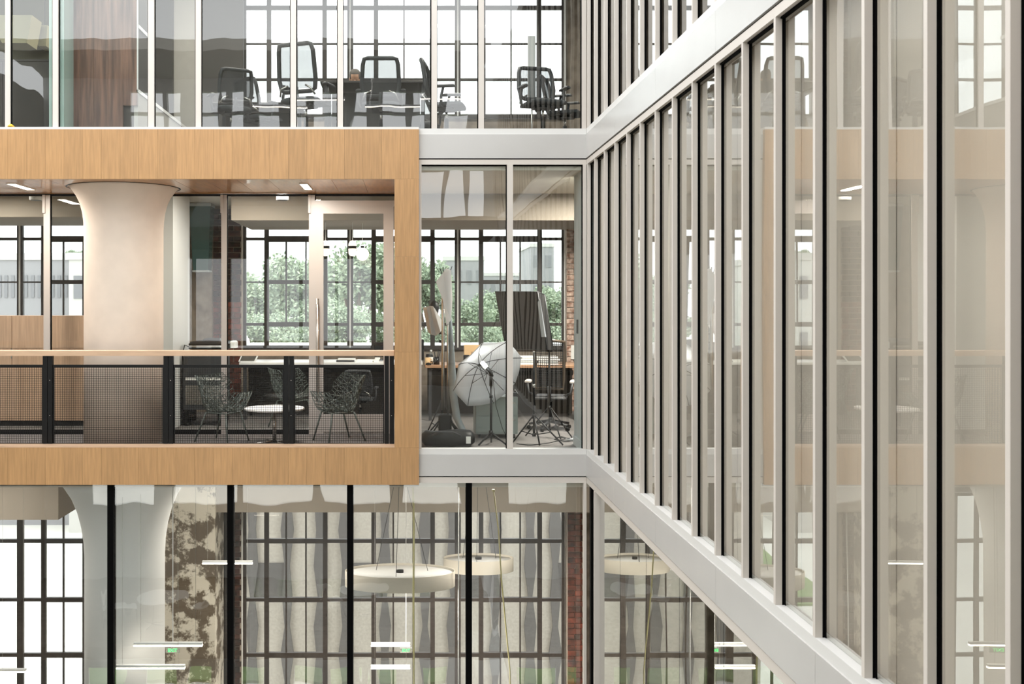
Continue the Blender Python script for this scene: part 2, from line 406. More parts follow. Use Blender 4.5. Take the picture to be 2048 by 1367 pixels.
# ---- front glazed wall
wf = thing('wall_front', 'white aluminium and glass wall facing the atrium', 'glass wall', kind='structure')
XF = wx(838, FY); XC = wx(1172.5, FY)
def seams(n, o, m, x0, x1, y0, y1, z0, z1, step):
    x = x1
    while x > x0+.01:
        a = max(x0, x-step); bxo(n, m, o, a+.002, x-.002, y0, y1, z0, z1); x = a
def band(o, z_sill, z_band, z_rev, z_head, z_bot):
    bxo('sill', M['sillw'], o, XF, XC, FY, FY+.12, z_band, z_sill)
    bxo('band_panel', M['alu'], o, XF, XC-.0, FY-.01, FY+.1, z_rev, z_band)
    bxo('reveal', M['gasket'], o, XF, XC, FY+.012, FY+.1, z_head, z_rev)
    bxo('header', M['mull'], o, XF, XC, FY, FY+.12, z_bot, z_head)
band(wf, 4.02, 3.945, 3.643, 3.628, 3.565)
band(wf, -.025, -.095, -.370, -.382, -.455)
# behind the timber fascia: upper sill strip only
bxo('sill', M['sillw'], wf, LX, XF, FY-.06, FY+.12, 4.0, 4.03)
bxo('slab_edge', M['dark'], wf, LX, XF, FY+.02, FY+.05, 3.45, 4.0); bxo('slab_edge', M['dark'], wf, LX, XF, FY+.02, FY+.05, -.45, -.06)
up = [(10, 20), (105, 116), (296, 308), (391, 402), (581, 592), (675, 686), (863, 874), (957, 968), (1164, 1173)]
up = [(-370, -359), (-275, -264), (-180, -169), (-85, -74)]+up
for a, b in up:
    bxo('mullion', M['mull'], wf, wx(a, FY), wx(b, FY), FY, FY+.06, 4.02, 7.5)
    bxo('gasket', M['gasket'], wf, wx(a-2, FY), wx(b+1, FY), FY+.03, FY+.062, 4.02, 7.5)
for (a, b), (c, d) in zip(up[:-1], up[1:]):
    bxo('pane', G['front'], wf, wx(b, FY), wx(c, FY), FY+.048, FY+.056, 4.02, 7.5)
for a, b in ((838, 843), (1014, 1026), (1166, 1173)):
    bxo('mullion', M['mull'], wf, wx(a, FY), wx(b, FY), FY, FY+.06, -.025, 3.565)
for a, b in ((843, 1014), (1026, 1166)):
    bxo('pane', G['front'], wf, wx(a, FY), wx(b, FY), FY+.048, FY+.056, -.025, 3.565)
    bxo('gasket', M['gasket'], wf, wx(a, FY), wx(b, FY), FY+.03, FY+.046, 3.55, 3.565)
    bxo('gasket', M['gasket'], wf, wx(b-2, FY), wx(b, FY), FY+.03, FY+.046, -.025, 3.55)
lo = [(-26, -14), (214, 226), (454, 466), (694, 706), (932, 944)]
bxo('header', M['black'], wf, LX, XF, FY+.05, FY+.15, -.50, -.455)
for a, b in lo:
    bxo('mullion', M['gasket'], wf, wx(a, FY), wx(b, FY), FY+.01, FY+.14, -6.5, -.455)
bxo('mullion', M['mull'], wf, wx(1167, FY), wx(1173, FY), FY, FY+.06, -6.5, -.455)
le = [LX*1.0]+[wx((a+b)/2, FY) for a, b in lo]+[wx(1167, FY)]
for a, b in zip(le[:-1], le[1:]):
    bxo('pane', G['lower'], wf, a, b, FY+.048, FY+.056, -6.5, -.46)

# ---- right glazed wall
XT = 2.236
wr = thing('wall_right', 'long right glass wall with closely spaced pale mullions', 'glass wall', kind='structure')
Y0R, Y1R = -1.5, FY
def rband(z_sill, z_band, z_rev, z_head, z_bot):
    bxo('sill', M['sillw'], wr, XT, XT+.10, Y0R, Y1R, z_band, z_sill)
    y = Y1R
    while y > Y0R:
        a = max(Y0R, y-1.83); bxo('band_panel', M['alu'], wr, XT-.010, XT+.08, a+.0015, y-.0015, z_rev, z_band); y = a
    bxo('reveal', M['gasket'], wr, XT+.012, XT+.1, Y0R, Y1R, z_head, z_rev)
    bxo('header', M['mull'], wr, XT, XT+.10, Y0R, Y1R, z_bot, z_head)
rband(4.02, 3.945, 3.643, 3.628, 3.565)
rband(-.025, -.095, -.370, -.382, -.455)
YN = [12.865]+[3.811+.611*n for n in range(14, -9, -1)]
for z0, z1 in ((-.025, 3.565), (4.02, 7.6)):
    mm = MB().box(0, .040, 0, .033, z0, z1).mesh('mullion', M['mull']); gm = MB().box(.040, .060, .0005, .0325, z0, z1).box(.054, .0585, -.012, .0005, z0, z1).mesh('gasket', M['gasket'])
    pm = None
    for i, y in enumerate(YN):
        inst('mullion', mm, (XT, y, 0), wr); inst('gasket', gm, (XT, y, 0), wr)
        yn = YN[i+1] if i+1 < len(YN) else y-.611
        if 0 < i:
            if pm is None: pm = MB().box(0, .008, -.579, 0, z0, z1).mesh('pane', G['right'])
            inst('pane', pm, (XT+.059, y, 0), wr)
        else: bxo('pane', G['right'], wr, XT+.059, XT+.067, yn+.033, y, z0, z1)
    bxo('gasket', M['gasket'], wr, XT+.03, XT+.058, Y0R, Y1R, z1-.012, z1)
bxo('gasket', M['gasket'], wr, XT-.003, XT+.05, 12.60, 12.70, -6.5, -.455)
bxo('mullion', M['mull'], wr, XT-.012, XT+.055, 12.33, 12.37, -6.5, -.455); bxo('mullion', M['mull'], wr, XT+.03, XT+.055, 12.37, 12.60, -6.5, -.455)
y = 12.33
while y > -1.4:
    a = max(-1.5, y-1.22); bxo('pane', G['rlow'], wr, XT+.05, XT+.058, a+.004, y, -6.5, -.455); bxo('gasket', M['gasket'], wr, XT+.05, XT+.056, a-.002, a+.006, -6.5, -.455); y = a
ts = thing('roller_shade', 'pale roller shades drawn behind the middle right glazing', 'shade', kind='structure')
for i, y in enumerate(YN[1::2]):
    bxo('shade_cloth', M['shade'], ts, XT+.16, XT+.163, y-1.21, y+.0, -.07, 3.60)
bxo('shade_cloth', M['shade'], ts, XT+.16, XT+.163, 12.37, 12.9, -.07, 3.60)

# ---- timber portal frame (veneered fascia boards)
tf = thing('trim_1', 'maple veneered portal frame around the balcony', 'timber frame', kind='structure')
pw = .235; x = XF
xi = wx(789, FY-.06)
mt = MB().box(-pw+.0008, -.0008, 0, .085, 0, 4.0-3.375).mesh('veneer_panel', M['maple'])
mb_ = MB().box(-pw+.0008, -.0008, 0, .085, 0, .468).mesh('veneer_panel', M['maple'])
while x > LX:
    inst('veneer_panel', mt, (x, FY-.065, 3.375), tf); inst('veneer_panel', mb_, (x, FY-.065, -.468), tf); x -= pw
for z0, z1 in ((0.001, 1.2), (1.201, 2.4), (2.401, 3.374)):
    bxo('veneer_panel', M['maple'], tf, xi, XF-.0008, FY-.065, FY+.02, z0, z1)
bxo('jamb_lining', M['maple'], tf, xi, xi+.05, FY+.02, 14.6, -.06, 3.375)
bxo('ledge', M['pale_wood'], tf, LX, xi, FY-.066, FY+.16, .0005, .022)
# soffit boards over the balcony
sof = thing('ceiling', 'glossy maple boarded ceiling over the balcony', 'ceiling', kind='structure')
x = xi; i = 0
while x > LX:
    bxo('board', M['maple_soffit'], sof, x-.398, x-.001, FY+.021, 14.66, 3.376, 3.45); x -= .4

# ---- round concrete column (middle and lower storey)
cx_, cy_ = wx(248, 13.9), 13.9
tc = thing('column', 'round cream plastered column with flared capital on the balcony', 'column', (cx_, cy_, -.06))
MB().lathe([(.525, 0), (.522, 1.5), (.522, 2.85), (.528, 2.98), (.545, 3.10), (.578, 3.22), (.625, 3.32), (.69, 3.41), (.735, 3.455)], 56).build('shaft', M['plaster'], tc, True)
MB().lathe([(.735, 3.43), (.755, 3.435), (.755, 3.444), (.735, 3.444)], 56, cap=False).build('collar', M['black'], tc, True)
tc = thing('column', 'white round column with flared head in the lower hall', 'column', (cx_, cy_+.05, -6.5))
MB().lathe([(.53, 0), (.53, 4.9), (.54, 5.1), (.57, 5.3), (.62, 5.5), (.70, 5.7), (.80, 5.86), (.92, 5.98)], 56).build('shaft', M['white'], tc, True)

# ---- balcony glass wall and door
GY = 14.66
gw = thing('wall_balcony', 'glass partition with pale metal posts behind the balcony', 'glass wall', kind='structure')
zt = 3.375
bxo('top_channel', M['black'], gw, LX, xi, GY, GY+.03, 3.345, zt); bxo('bottom_channel', M['black'], gw, LX, wx(618, GY), GY, GY+.04, -.06, .0)
posts = [(-265, -253), (88, 101), (443, 454), (618, 630)]
for a, b in posts:
    bxo('post', M['taupe'], gw, wx(a, GY), wx(b, GY), GY-.02, GY+.04, -.06, 3.36)
    bxo('gasket', M['gasket'], gw, wx(b, GY), wx(b+1.6, GY), GY, GY+.03, -.06, 3.36)
    bxo('bracket', M['taupe'], gw, wx(a-1, GY), wx(a+4, GY), GY-.05, GY-.02, 3.1, 3.36)
for a, b in ((-265, 88), (101, 443), (454, 618)):
    bxo('pane', G['plain'], gw, wx(a, GY), wx(b, GY), GY+.005, GY+.015, -.0, 3.345)
bxo('transom', M['taupe'], gw, wx(630, GY), xi, GY-.02, GY+.04, wz(412, GY), wz(401, GY))
bxo('transom_pane', G['plain'], gw, wx(630, GY), xi, GY+.005, GY+.015, wz(401, GY), 3.345)
dr = thing('door_1', 'glass door in a taupe aluminium frame on the balcony', 'door', kind='structure')
dx0, dx1 = wx(630, GY), wx(787, GY); dz0, dz1 = -.05, wz(412, GY)
bxo('stile', M['taupe'], dr, dx0, wx(647, GY), GY-.025, GY+.03, dz0, dz1); bxo('stile', M['taupe'], dr, wx(767, GY), dx1, GY-.025, GY+.03, dz0, dz1)
bxo('top_rail', M['taupe'], dr, wx(647, GY), wx(767, GY), GY-.024, GY+.03, wz(427, GY), dz1)
bxo('kick_panel', M['taupe'], dr, wx(647, GY), wx(767, GY), GY-.022, GY+.03, dz0+.03, wz(828, GY))
bxo('kick_trim', M['chrome'], dr, wx(647, GY), wx(767, GY), GY-.03, GY-.022, dz0, dz0+.03)
bxo('pane', G['plain'], dr, wx(647, GY), wx(767, GY), GY, GY+.01, wz(828, GY), wz(427, GY))
h = MB().tube([(wx(636, GY), GY-.09, wz(800, GY)), (wx(636, GY), GY-.09, wz(597, GY))], .022, 10).build('pull_handle', M['chrome'], dr, True)
for p in (620, 780): MB().tube([(wx(636, GY), GY-.09, wz(p, GY)), (wx(636, GY), GY-.02, wz(p, GY))], .012, 8).build('handle_mount', M['chrome'], h, True)

# ---- interior partitions of the middle storey
struct(bxo('wall_partition', M['white'], None, -4.75, wx(346, 15.2), 15.2, 16.35, -.06, 3.5), 'white partition end right of the balcony column', 'wall')
struct(bxo('wall_stub', M['wstub'], None, 2.19, 2.40, FY+.07, 13.62, -.06, 3.5), 'blue grey wall end at the right side of the studio', 'wall')
struct(bxo('baseboard_right', M['wstub'], None, 2.175, 2.19, FY+.07, 13.62, -.06, .06), 'grey baseboard along the studio wall end', 'baseboard')
struct(bxo('wall_studio', M['dark'], None, 3.1, 3.2, 13.62, 17.6, -.06, 3.5), 'dark side wall at the right end of the studio', 'wall')

# ---- the side behind the photographer (seen mirrored in the glazing)
ob = []
for k in range(17):
    x0 = -8.6+k*.62+(.25 if k % 3 == 0 else 0)
    ob += [(x0, x0+.46, 7.0, 7.5), (x0, x0+.46, 7.58, 8.2)]
ob += [(-9.6+1.2*k, -8.5+1.2*k, .3, 3.3) for k in range(7)]  # unseen openings added for more light from behind the camera
ob += [(.3, 1.05, 4.35, 5.8), (1.15, 1.7, 4.35, 5.8), (1.8, 2.15, 4.35, 5.8)]
ob += [(x0, x0+1.9, -4.25, -2.6) for x0 in (-9.5, -7.2, -4.9, -2.6, -.3)]+[(x0, x0+.9, -10.4, -9.2) for x0 in (-9.5, -8.0, -6.8, -5.3, -3.6, -2.4, -1.2, .2)]
struct(wall_grid(LX-1, RX, -11, 8.9, -5.2, -5.0, ob).build('wall_back', M['white'], None), 'pale wall with windows and added light openings across the atrium, mirrored in the glass', 'wall')
struct(bxo('floor', M['concrete'], None, LX-1, 2.2, -5.0, .55, -.25, -.02), 'gallery slab the photographer stands on', 'floor')
struct(bxo('floor', M['concrete'], None, LX-1, 2.2, -5.0, 1.2, -6.8, -6.5), 'lower gallery slab across the atrium', 'floor')
struct(bxo('floor', M['concrete'], None, LX-1, 2.2, -5.0, .2, 3.6, 3.98), 'upper gallery slab across the atrium', 'floor')
struct(bxo('ceiling', M['wallg'], None, LX-1, 2.2, -5.0, -1.5, 8.6, 8.9), 'roof slab over the galleries across the atrium', 'ceiling')
# ================================================================== OBJECTS
# ---- guard railing of the balcony
RY = 13.08
rl = thing('guard_railing', 'black wire mesh guard railing with pale wooden handrail on the balcony', 'railing', (0, RY, 0))
MB().cbox(LX, xi-.005, -.045, .055, wz(711, RY), wz(700, RY), .006).build('handrail', M['pale_wood'], rl)
post_px = [(-153, -134), (87, 106), (328, 347), (568, 588), (769, 788)]
zr = wz(711, RY)
for a, b in post_px:
    x0, x1 = wx(a, RY), wx(b, RY); xm = (x0+x1)/2
    p = bxo('post', M['black'], rl, x0, xm-.004, -.03, .03, -.06, zr)
    q = bxo('post', M['black'], rl, xm+.004, x1, -.03, .03, -.06, zr)
    for z in (wz(760, RY), wz(830, RY)):
        MB().lathe([(.006, 0), (.006, .006), (.003, .008)], 8).build('bolt', M['chrome'], q, True, (xm+.03, -.03, z)).rotation_euler = (math.pi/2, 0, 0)
z1 = wz(729, RY); z0 = .03
for (a, b), (c, d) in zip(post_px[:-1], post_px[1:]):
    x0, x1 = wx(b, RY)+.004, wx(c, RY)-.004
    pnl = MB().box(x0, x1, -.014, .014, z1-.036, z1).box(x0, x1, -.010, .010, z0-.02, z0).box(x0, x0+.014, -.01, .01, z0, z1-.036).box(x1-.014, x1, -.01, .01, z0, z1-.036).build('mesh_panel', M['black'], rl)
    wm = MB(); n = int(round((x1-x0)/.0285)); m_ = int(round((z1-z0-.04)/.0285)); e = .0019
    for i in range(1, n):
        x = x0+(x1-x0)*i/n; wm.box(x-e, x+e, -e, e, z0, z1-.036)
    for i in range(1, m_):
        z = z0+(z1-.036-z0)*i/m_; wm.box(x0, x1, -e*2, 0, z-e, z+e)
    o = wm.build('wire_mesh', M['black'], pnl); o['kind'] = 'stuff'

# ---- recessed lights of the balcony ceiling
def recessed(x0, x1, y0, y1, z, label, power):
    t = thing('recessed_light', label, 'ceiling light', ((x0+x1)/2, (y0+y1)/2, z-.012), group='slot lights in the balcony ceiling')
    a, b = (x1-x0)/2, (y1-y0)/2
    MB().box(-a-.012, -a, -b-.012, b+.012, 0, .012).box(a, a+.012, -b-.012, b+.012, 0, .012).box(-a, a, -b-.012, -b, 0, .012).box(-a, a, b, b+.012, 0, .012).build('trim', M['white'], t)
    bxo('diffuser', M['lamp'], t, -a, a, -b, b, .004, .011)
    L = bpy.data.lights.new('slot_light', 'AREA'); L.shape = 'RECTANGLE'; L.size = x1-x0; L.size_y = y1-y0; L.energy = power; L.color = (1, .93, .85)
    lo_ = bpy.data.objects.new('slot_light', L); C.objects.link(lo_); lo_.parent = t; lo_.location = (0, 0, -.01)
recessed(-5.25, -5.14, 13.35, 14.05, 3.376, 'glowing slot light left of the column', 28)
recessed(-1.43, -1.335, 13.37, 14.04, 3.376, 'glowing slot light near the balcony door', 28)

# ---- lattice armchairs and low table
def shell_mesh():
    NU, NV = 15, 17; P = []
    rnd = random.Random(3)
    for j in range(NV):
        v = j/(NV-1)                    # 0 front edge .. 1 top of back
        for i in range(NU):
            u = i/(NU-1)*2-1            # -1..1
            uu = u+(rnd.uniform(-.05, .05) if 0 < i < NU-1 else 0); vv = v+(rnd.uniform(-.025, .025) if 0 < j < NV-1 else 0)
            wdt = .27+.04*math.sin(math.pi*min(1, vv*1.1))
            if vv < .5:
                y = -.27+vv*.98; z = .43-.05*math.sin(math.pi*vv)+.02*vv
            else:
                k = (vv-.5)/.5; y = .22+.16*k; z = .40+.02+k*.46
            side = abs(uu)**2.2
            lift = side*(.24 if vv < .6 else .24*(1-(vv-.6)/.4)+.03)
            x = uu*wdt*(1.0+.10*side); fwd = -side*(.14 if vv >= .5 else .14*vv*2)
            P.append((x, y+fwd, z+lift))
    Fc = []
    for j in range(NV-1):
        for i in range(NU-1):
            a = j*NU+i; q = (a, a+1, a+NU+1, a+NU)
            r = rnd.random()
            if r < .4: Fc += [(q[0], q[1], q[2]), (q[0], q[2], q[3])]
            elif r < .8: Fc += [(q[0], q[1], q[3]), (q[1], q[2], q[3])]
            else: Fc.append(q)
    me = bpy.data.meshes.new('lattice_shell'); me.from_pydata(P, [], Fc); me.update(); me.materials.append(M['lattice']); return me
def lattice_chair(label, loc, rz):
    t = thing('lattice_chair', label, 'chair', loc, rz, 'lattice armchairs on the balcony')
    o = inst('seat_shell', shell_mesh(), (0, 0, 0), t)
    md = o.modifiers.new('wire', 'WIREFRAME'); md.thickness = .015; md.use_even_offset = False
    for sx in (-1, 1):
        MB().tube([(sx*.16, -.17, .40), (sx*.23, -.26, 0)], [.014, .011], 10).build('leg', M['lattice'], t, True)
        MB().tube([(sx*.16, .16, .40), (sx*.23, .30, 0)], [.014, .011], 10).build('leg', M['lattice'], t, True)
    MB().tube([(-.16, -.17, .395), (.16, -.17, .395), (.16, .16, .395), (-.16, .16, .395)], .010, 8, True).build('under_frame', M['lattice'], t, True)
    return t
lattice_chair('green lattice armchair left of the low white table', (wx(446, 13.9), 13.9, -.06), math.radians(62))
lattice_chair('green lattice armchair between low white table and door', (wx(676, 13.95), 13.95, -.06), math.radians(-58))
lattice_chair('green lattice armchair behind glass left of the balcony door', (wx(585, 15.6), 15.6, -.06), math.radians(150))
def round_table(name, label, cat, loc, r, h, group=None):
    t = thing(name, label, cat, loc, group=group)
    MB().lathe([(r*.96, h-.03), (r, h-.022), (r, h-.004), (r*.99, h)], 40).build('table_top', M['laminate'], t, True)
    MB().tube([(0, 0, .02), (0, 0, h-.03)], .024, 12).build('stem', M['chrome'], t, True)
    for k in range(4):
        a = k*math.pi/2+.5
        MB().tube([(0, 0, .03), (math.cos(a)*r*.72, math.sin(a)*r*.72, .012)], [.018, .010], 8).build('foot', M['chrome'], t, True)
    return t
round_table('side_table', 'low round white table between the lattice armchairs', 'table', (wx(549, 13.72), 13.72, -.06), .40, .475)

# ---- wooden cabinet left of the column
cb = thing('storage_cabinet', 'tall maple cabinet behind the glass left of the column', 'cabinet', (0, 15.6, -.06))
zt_ = wz(631, 15.6)+.06; xr = wx(169, 15.6)
bxo('body', M['cabinet_wood'], cb, LX, xr, .02, .55, .08, zt_)
x = xr
while x > LX+.4:
    d_ = bxo('door', M['cabinet_wood'], cb, x-1.1, x-.004, 0, .019, .09, zt_-.5)
    bxo('door', M['cabinet_wood'], cb, x-1.1, x-.004, 0, .019, zt_-.492, zt_-.005)
    bxo('hinge', M['chrome'], d_, x-.012, x+.004, -.006, .0, zt_-.65, zt_-.5); x -= 1.108
bxo('plinth', M['black'], cb, LX, xr-.02, .05, .53, 0, .08)

# ---- copier, tablet
pr = thing('photocopier', 'dark photocopier beside the white partition', 'copier', (wx(417, 15.9), 15.9, -.06))
z = wz(706, 15.9)+.06
MB().cbox(-.33, .28, -.3, .3, .25, z-.02, .015).build('body', M['charcoal'], pr); MB().cbox(-.24, .25, -.28, .28, z-.02, z+.08, .01).build('output_tray', M['pale_wood'], pr)
bxo('tray_slot', M['black'], pr, -.02, .24, -.29, -.2, z, z+.06)
MB().cbox(-.25, .36, -.3, .3, z+.08, z+.19, .03).build('scanner_lid', M['black'], pr); bxo('lid_stripe', M['chrome'], pr, -.24, .35, -.305, -.3, z+.105, z+.135)
MB().cbox(-.05, .22, -.2, .25, z+.19, z+.235, .02).build('feeder', M['charcoal'], pr)
bxo('paper_drawer', M['chrome'], pr, -.29, .24, -.305, -.3, .33, .62); bxo('paper_drawer', M['paper'], pr, -.29, .24, -.306, -.301, .70, .74)
MB().cbox(.37, .46, -.25, .0, z+.09, z+.20, .02).build('control_panel', M['white'], pr)
for sx in (-.28, .23):
    MB().lathe([(.045, 0), (.045, .04)], 12).build('caster', M['black'], pr, True, (sx, -.22, 0)); bxo('foot', M['black'], pr, sx-.04, sx+.04, -.26, .26, .04, .25)
MB().tube([(-.27, -.1, z+.1), (-.35, -.1, z+.13), (-.38, -.1, z+.0), (-.35, -.1, .3)], .008, 6).build('cable', M['black'], pr, True)
# ---- long bench desks along the middle windows
def bench(name, label, px0, px1, d0, d1, ztop, matk='desk', group='bench desks by the middle windows'):
    x0, x1 = wx(px0, d0), wx(px1, d0); L_ = x1-x0; H_ = ztop+.06
    t = thing(name, label, 'desk', (x0, d0, -.06), group=group)
    MB().cbox(0, L_, 0, d1-d0, H_-.04, H_, .006).build('desk_top', M[matk], t)
    bxo('modesty_panel', M['dark_wood'], t, .05, L_-.05, (d1-d0)*.8, (d1-d0)*.8+.02, .04, H_-.06)
    for sx in (.06, L_-.11):
        for sy in (.05, d1-d0-.1): bxo('leg', M['charcoal'], t, sx, sx+.05, sy, sy+.05, 0, H_-.04)
    bxo('cable_tray', M['black'], t, .1, L_-.1, .3, .5, H_-.18, H_-.10)
    return t
bench('bench_desk', 'pale bench desk behind the copier and glass door', 478, 845, 16.4, 17.2, wz(724, 16.4), 'laminate')
bench('bench_desk', 'oak bench desk across the back of the studio', 850, 1165, 16.3, 17.2, wz(730, 16.3))
dz = wz(724, 16.4); dz2 = wz(730, 16.3)
tb = thing('tablet', 'white framed tablet leaning by the copier', 'tablet', (wx(497, 16.6), 16.6, dz))
o = MB().cbox(-.14, .14, -.01, .01, 0, .02, .006); MB().hexa([(-.15, -.1, .004), (.13, -.1, .004), (.13, -.08, .004), (-.15, -.08, .004), (-.11, .10, .15), (.17, .10, .15), (.17, .115, .145), (-.11, .115, .145)]).build('tablet_frame', M['white'], tb)
MB().hexa([(-.125, -.088, .014), (.105, -.088, .014), (.105, -.086, .012), (-.125, -.086, .012), (-.095, .082, .138), (.145, .082, .138), (.145, .086, .136), (-.095, .086, .136)]).build('display', M['chrome'], tb)
bxo('stand', M['white'], tb, -.02, .06, .0, .10, 0, .05)
# papers and books near the door
for i, (px, c, w_, h_) in enumerate(((690, 'charcoal', .28, .05), (728, 'paper', .28, .03), (752, 'paper', .08, .06))):
    x = wx(px, 16.5); lab = ['dark binder lying on the desk behind the door', 'flat stack of white paper behind the door', 'thick white booklet at the door edge'][i]
    t = thing('desk_papers', lab, 'papers', (x, 16.6, dz))
    MB().cbox(-w_/2, w_/2, -.13, .13, 0, h_*.6, .004).build('stack', M[c], t); MB().cbox(-w_/2+.02, w_/2+.02, -.12, .12, h_*.6, h_, .004).build('top_sheets', M['paper'], t)
mn = thing('monitor', 'small black monitor behind the right door stile', 'monitor', (wx(768, 16.95), 16.95, dz))
MB().cbox(-.16, .16, 0, .03, .06, .30, .006).build('screen', M['screen'], mn); bxo('stand', M['black'], mn, -.02, .02, .01, .03, .0, .08); bxo('foot', M['black'], mn, -.08, .08, -.04, .1, 0, .01)

# ---- pill shaped pendants seen through the door
def pill(label, px, d, py):
    t = thing('pill_pendant', label, 'pendant lamp', at(px, py, d), group='pill pendants behind the door')
    MB().lathe([(.02, -.125), (.05, -.11), (.062, -.08), (.064, -.01)], 20).build('glass_shade', M['lamp_soft'], t, True)
    MB().lathe([(.064, .035), (.062, .07), (.045, .105), (.015, .12)], 20).build('top_shade', M['lamp_soft'], t, True)
    MB().lathe([(.066, -.01), (.066, .035)], 20).build('band', M['black'], t, True)
    MB().tube([(0, 0, .12), (0, 0, 3.09-wz(py, d))], .004, 6).build('cord', M['white'], t)
pill('pill shaped white lamp left behind the door glass', 651, 16.2, 496); pill('pill shaped white lamp at the middle of the door glass', 705, 16.2, 496)

# ---- teal duct in the corner by the brick pier
td = thing('air_duct', 'teal painted duct in the corner above the concrete wall', 'duct', (wx(400, 17.2), 17.2, 0))
a = [wx(378, 17.2)-td.location.x, wx(421, 17.2)-td.location.x, wx(386, 17.2)-td.location.x, wx(416, 17.2)-td.location.x]
zb, zt2 = wz(540, 17.2), 3.49
MB().hexa([(a[2], 0, zb), (a[3], 0, zb), (a[3], .3, zb), (a[2], .3, zb), (a[0], 0, zt2), (a[1], 0, zt2), (a[1], .35, zt2), (a[0], .35, zt2)]).build('duct_body', M['teal'], td)
MB().box(a[2]-.01, a[3]+.01, -.012, .31, zb-.03, zb).build('flange', M['wstub'], td); MB().box(a[0]-.01, a[1]+.01, -.012, .36, zt2-.05, zt2).build('flange', M['wstub'], td)

# ================================================================== STUDIO CORNER
def tripod(t, top, apex_z, feet, r=.011, m='black'):
    pole = MB().tube([(0, 0, .10), (0, 0, top)], [r*1.3, r], 10).build('pole', M[m], t, True)
    MB().lathe([(r*2.2, apex_z-.03), (r*2.2, apex_z+.03)], 12).build('collar', M[m], t, True)
    MB().lathe([(r*2.2, .10), (r*2.2, .14)], 12).build('lower_collar', M[m], t, True)
    for fx, fy in feet:
        lg = MB().tube([(fx*.06, fy*.06, apex_z), (fx, fy, .01)], r*.9, 8).build('leg', M[m], t, True)
        MB().tube([(0, 0, .12), (fx*.55, fy*.55, apex_z*.45)], r*.6, 6).build('brace', M[m], t, True)
    return pole
FZ = -.06
# umbrella light
UD = 13.75
ub = thing('umbrella_light', 'white photo umbrella lamp on a black tripod in the studio', 'studio light', (wx(982, 13.55), 13.55, FZ))
tripod(ub, wz(770, 13.55)-FZ, .16, [(-.17, -.10), (.20, -.12), (.02, .22)], .013)
o_ = Vector(ub.location)
Hb = at(957.5, 728, 13.95)-o_; Ct = at(975, 747, 13.76)-o_
ax = (Ct-Hb); dep = ax.length; ax.normalize()
e1 = ax.cross(Vector((0, 0, 1))).normalized(); e2 = e1.cross(ax).normalized()
R_ = .535
def upt(k, s, dd=0):
    th = 2*math.pi*k/8+.32
    return Hb+ax*(dep*(s**1.7)+dd)+(e1*math.cos(th)+e2*math.sin(th))*(R_*s)
cn = MB(); NS = 7
for k in range(8):
    for q in range(NS):
        s0, s1 = q/NS, (q+1)/NS
        for half in (0, 1):
            ka, kb = k+half*.5, k+half*.5+.5
            def pt(kk, s):
                if abs(kk-round(kk)) < .01: return upt(round(kk), s)
                A, B = upt(math.floor(kk), s), upt(math.ceil(kk), s); return (A+B)/2+ax*(.02*s)
            if q == 0: cn.poly([pt(ka, .001), pt(kb, s1), pt(ka, s1)])
            else: cn.poly([pt(ka, s0), pt(kb, s0), pt(kb, s1), pt(ka, s1)])
can = cn.build('canopy', M['fabric_w'], ub, True)
import bmesh
bm_ = bmesh.new(); bm_.from_mesh(can.data); bmesh.ops.remove_doubles(bm_, verts=bm_.verts, dist=.002); bmesh.ops.recalc_face_normals(bm_, faces=bm_.faces); bm_.to_mesh(can.data); bm_.free(); can.data.polygons.foreach_set('use_smooth', [True]*len(can.data.polygons))
sd = can.modifiers.new('solid', 'SOLIDIFY'); sd.thickness = .003
for k in range(8):
    MB().tube([upt(k, s/6, .012) for s in range(7)], .0048, 6).build('rib', M['charcoal'], ub, True)
    MB().tube([upt(k, .5, .008), Hb+ax*.24], .0034, 6).build('stretcher', M['charcoal'], ub, True)
MB().tube([Hb-ax*.02, at(1007, 780, 13.45)-o_], .005, 8).build('shaft', M['charcoal'], ub, True)
head = at(982, 752, 13.55)-o_
MB().tube([head+Vector((0, 0, -.13)), head+Vector((0, 0, .0))], .022, 10).build('bracket', M['black'], ub, True)
soc = MB().tube([head+Vector((.01, 0, .0)), head+Vector((-.005, .04, .06)), head+Vector((-.045, .08, .10))], .026, 12).build('lamp_socket', M['black'], ub, True)
MB().tube([head+Vector((-.045, .08, .10)), head+Vector((-.07, .10, .13)), head+Vector((-.11, .14, .175))], [.026, .034, .028], 12).build('bulb', M['bulb'], ub, True)
L = bpy.data.lights.new('bulb_light', 'POINT'); L.energy = 1.5; L.shadow_soft_size = .05; L.color = (1, .97, .93)
lo_ = bpy.data.objects.new('bulb_light', L); C.objects.link(lo_); lo_.parent = ub; lo_.location = head+Vector((-.13, .10, .20))
MB().lathe([(.022, 0), (.022, .04)], 10).build('clamp', M['black'], ub, True, (0, 0, .62))
MB().tube([head+Vector((.03, .02, -.05)), head+Vector((.07, .05, -.4)), head+Vector((.16, .1, -.7)), head+Vector((.24, .12, -.86))], .004, 6).build('cable', M['black'], ub, True)

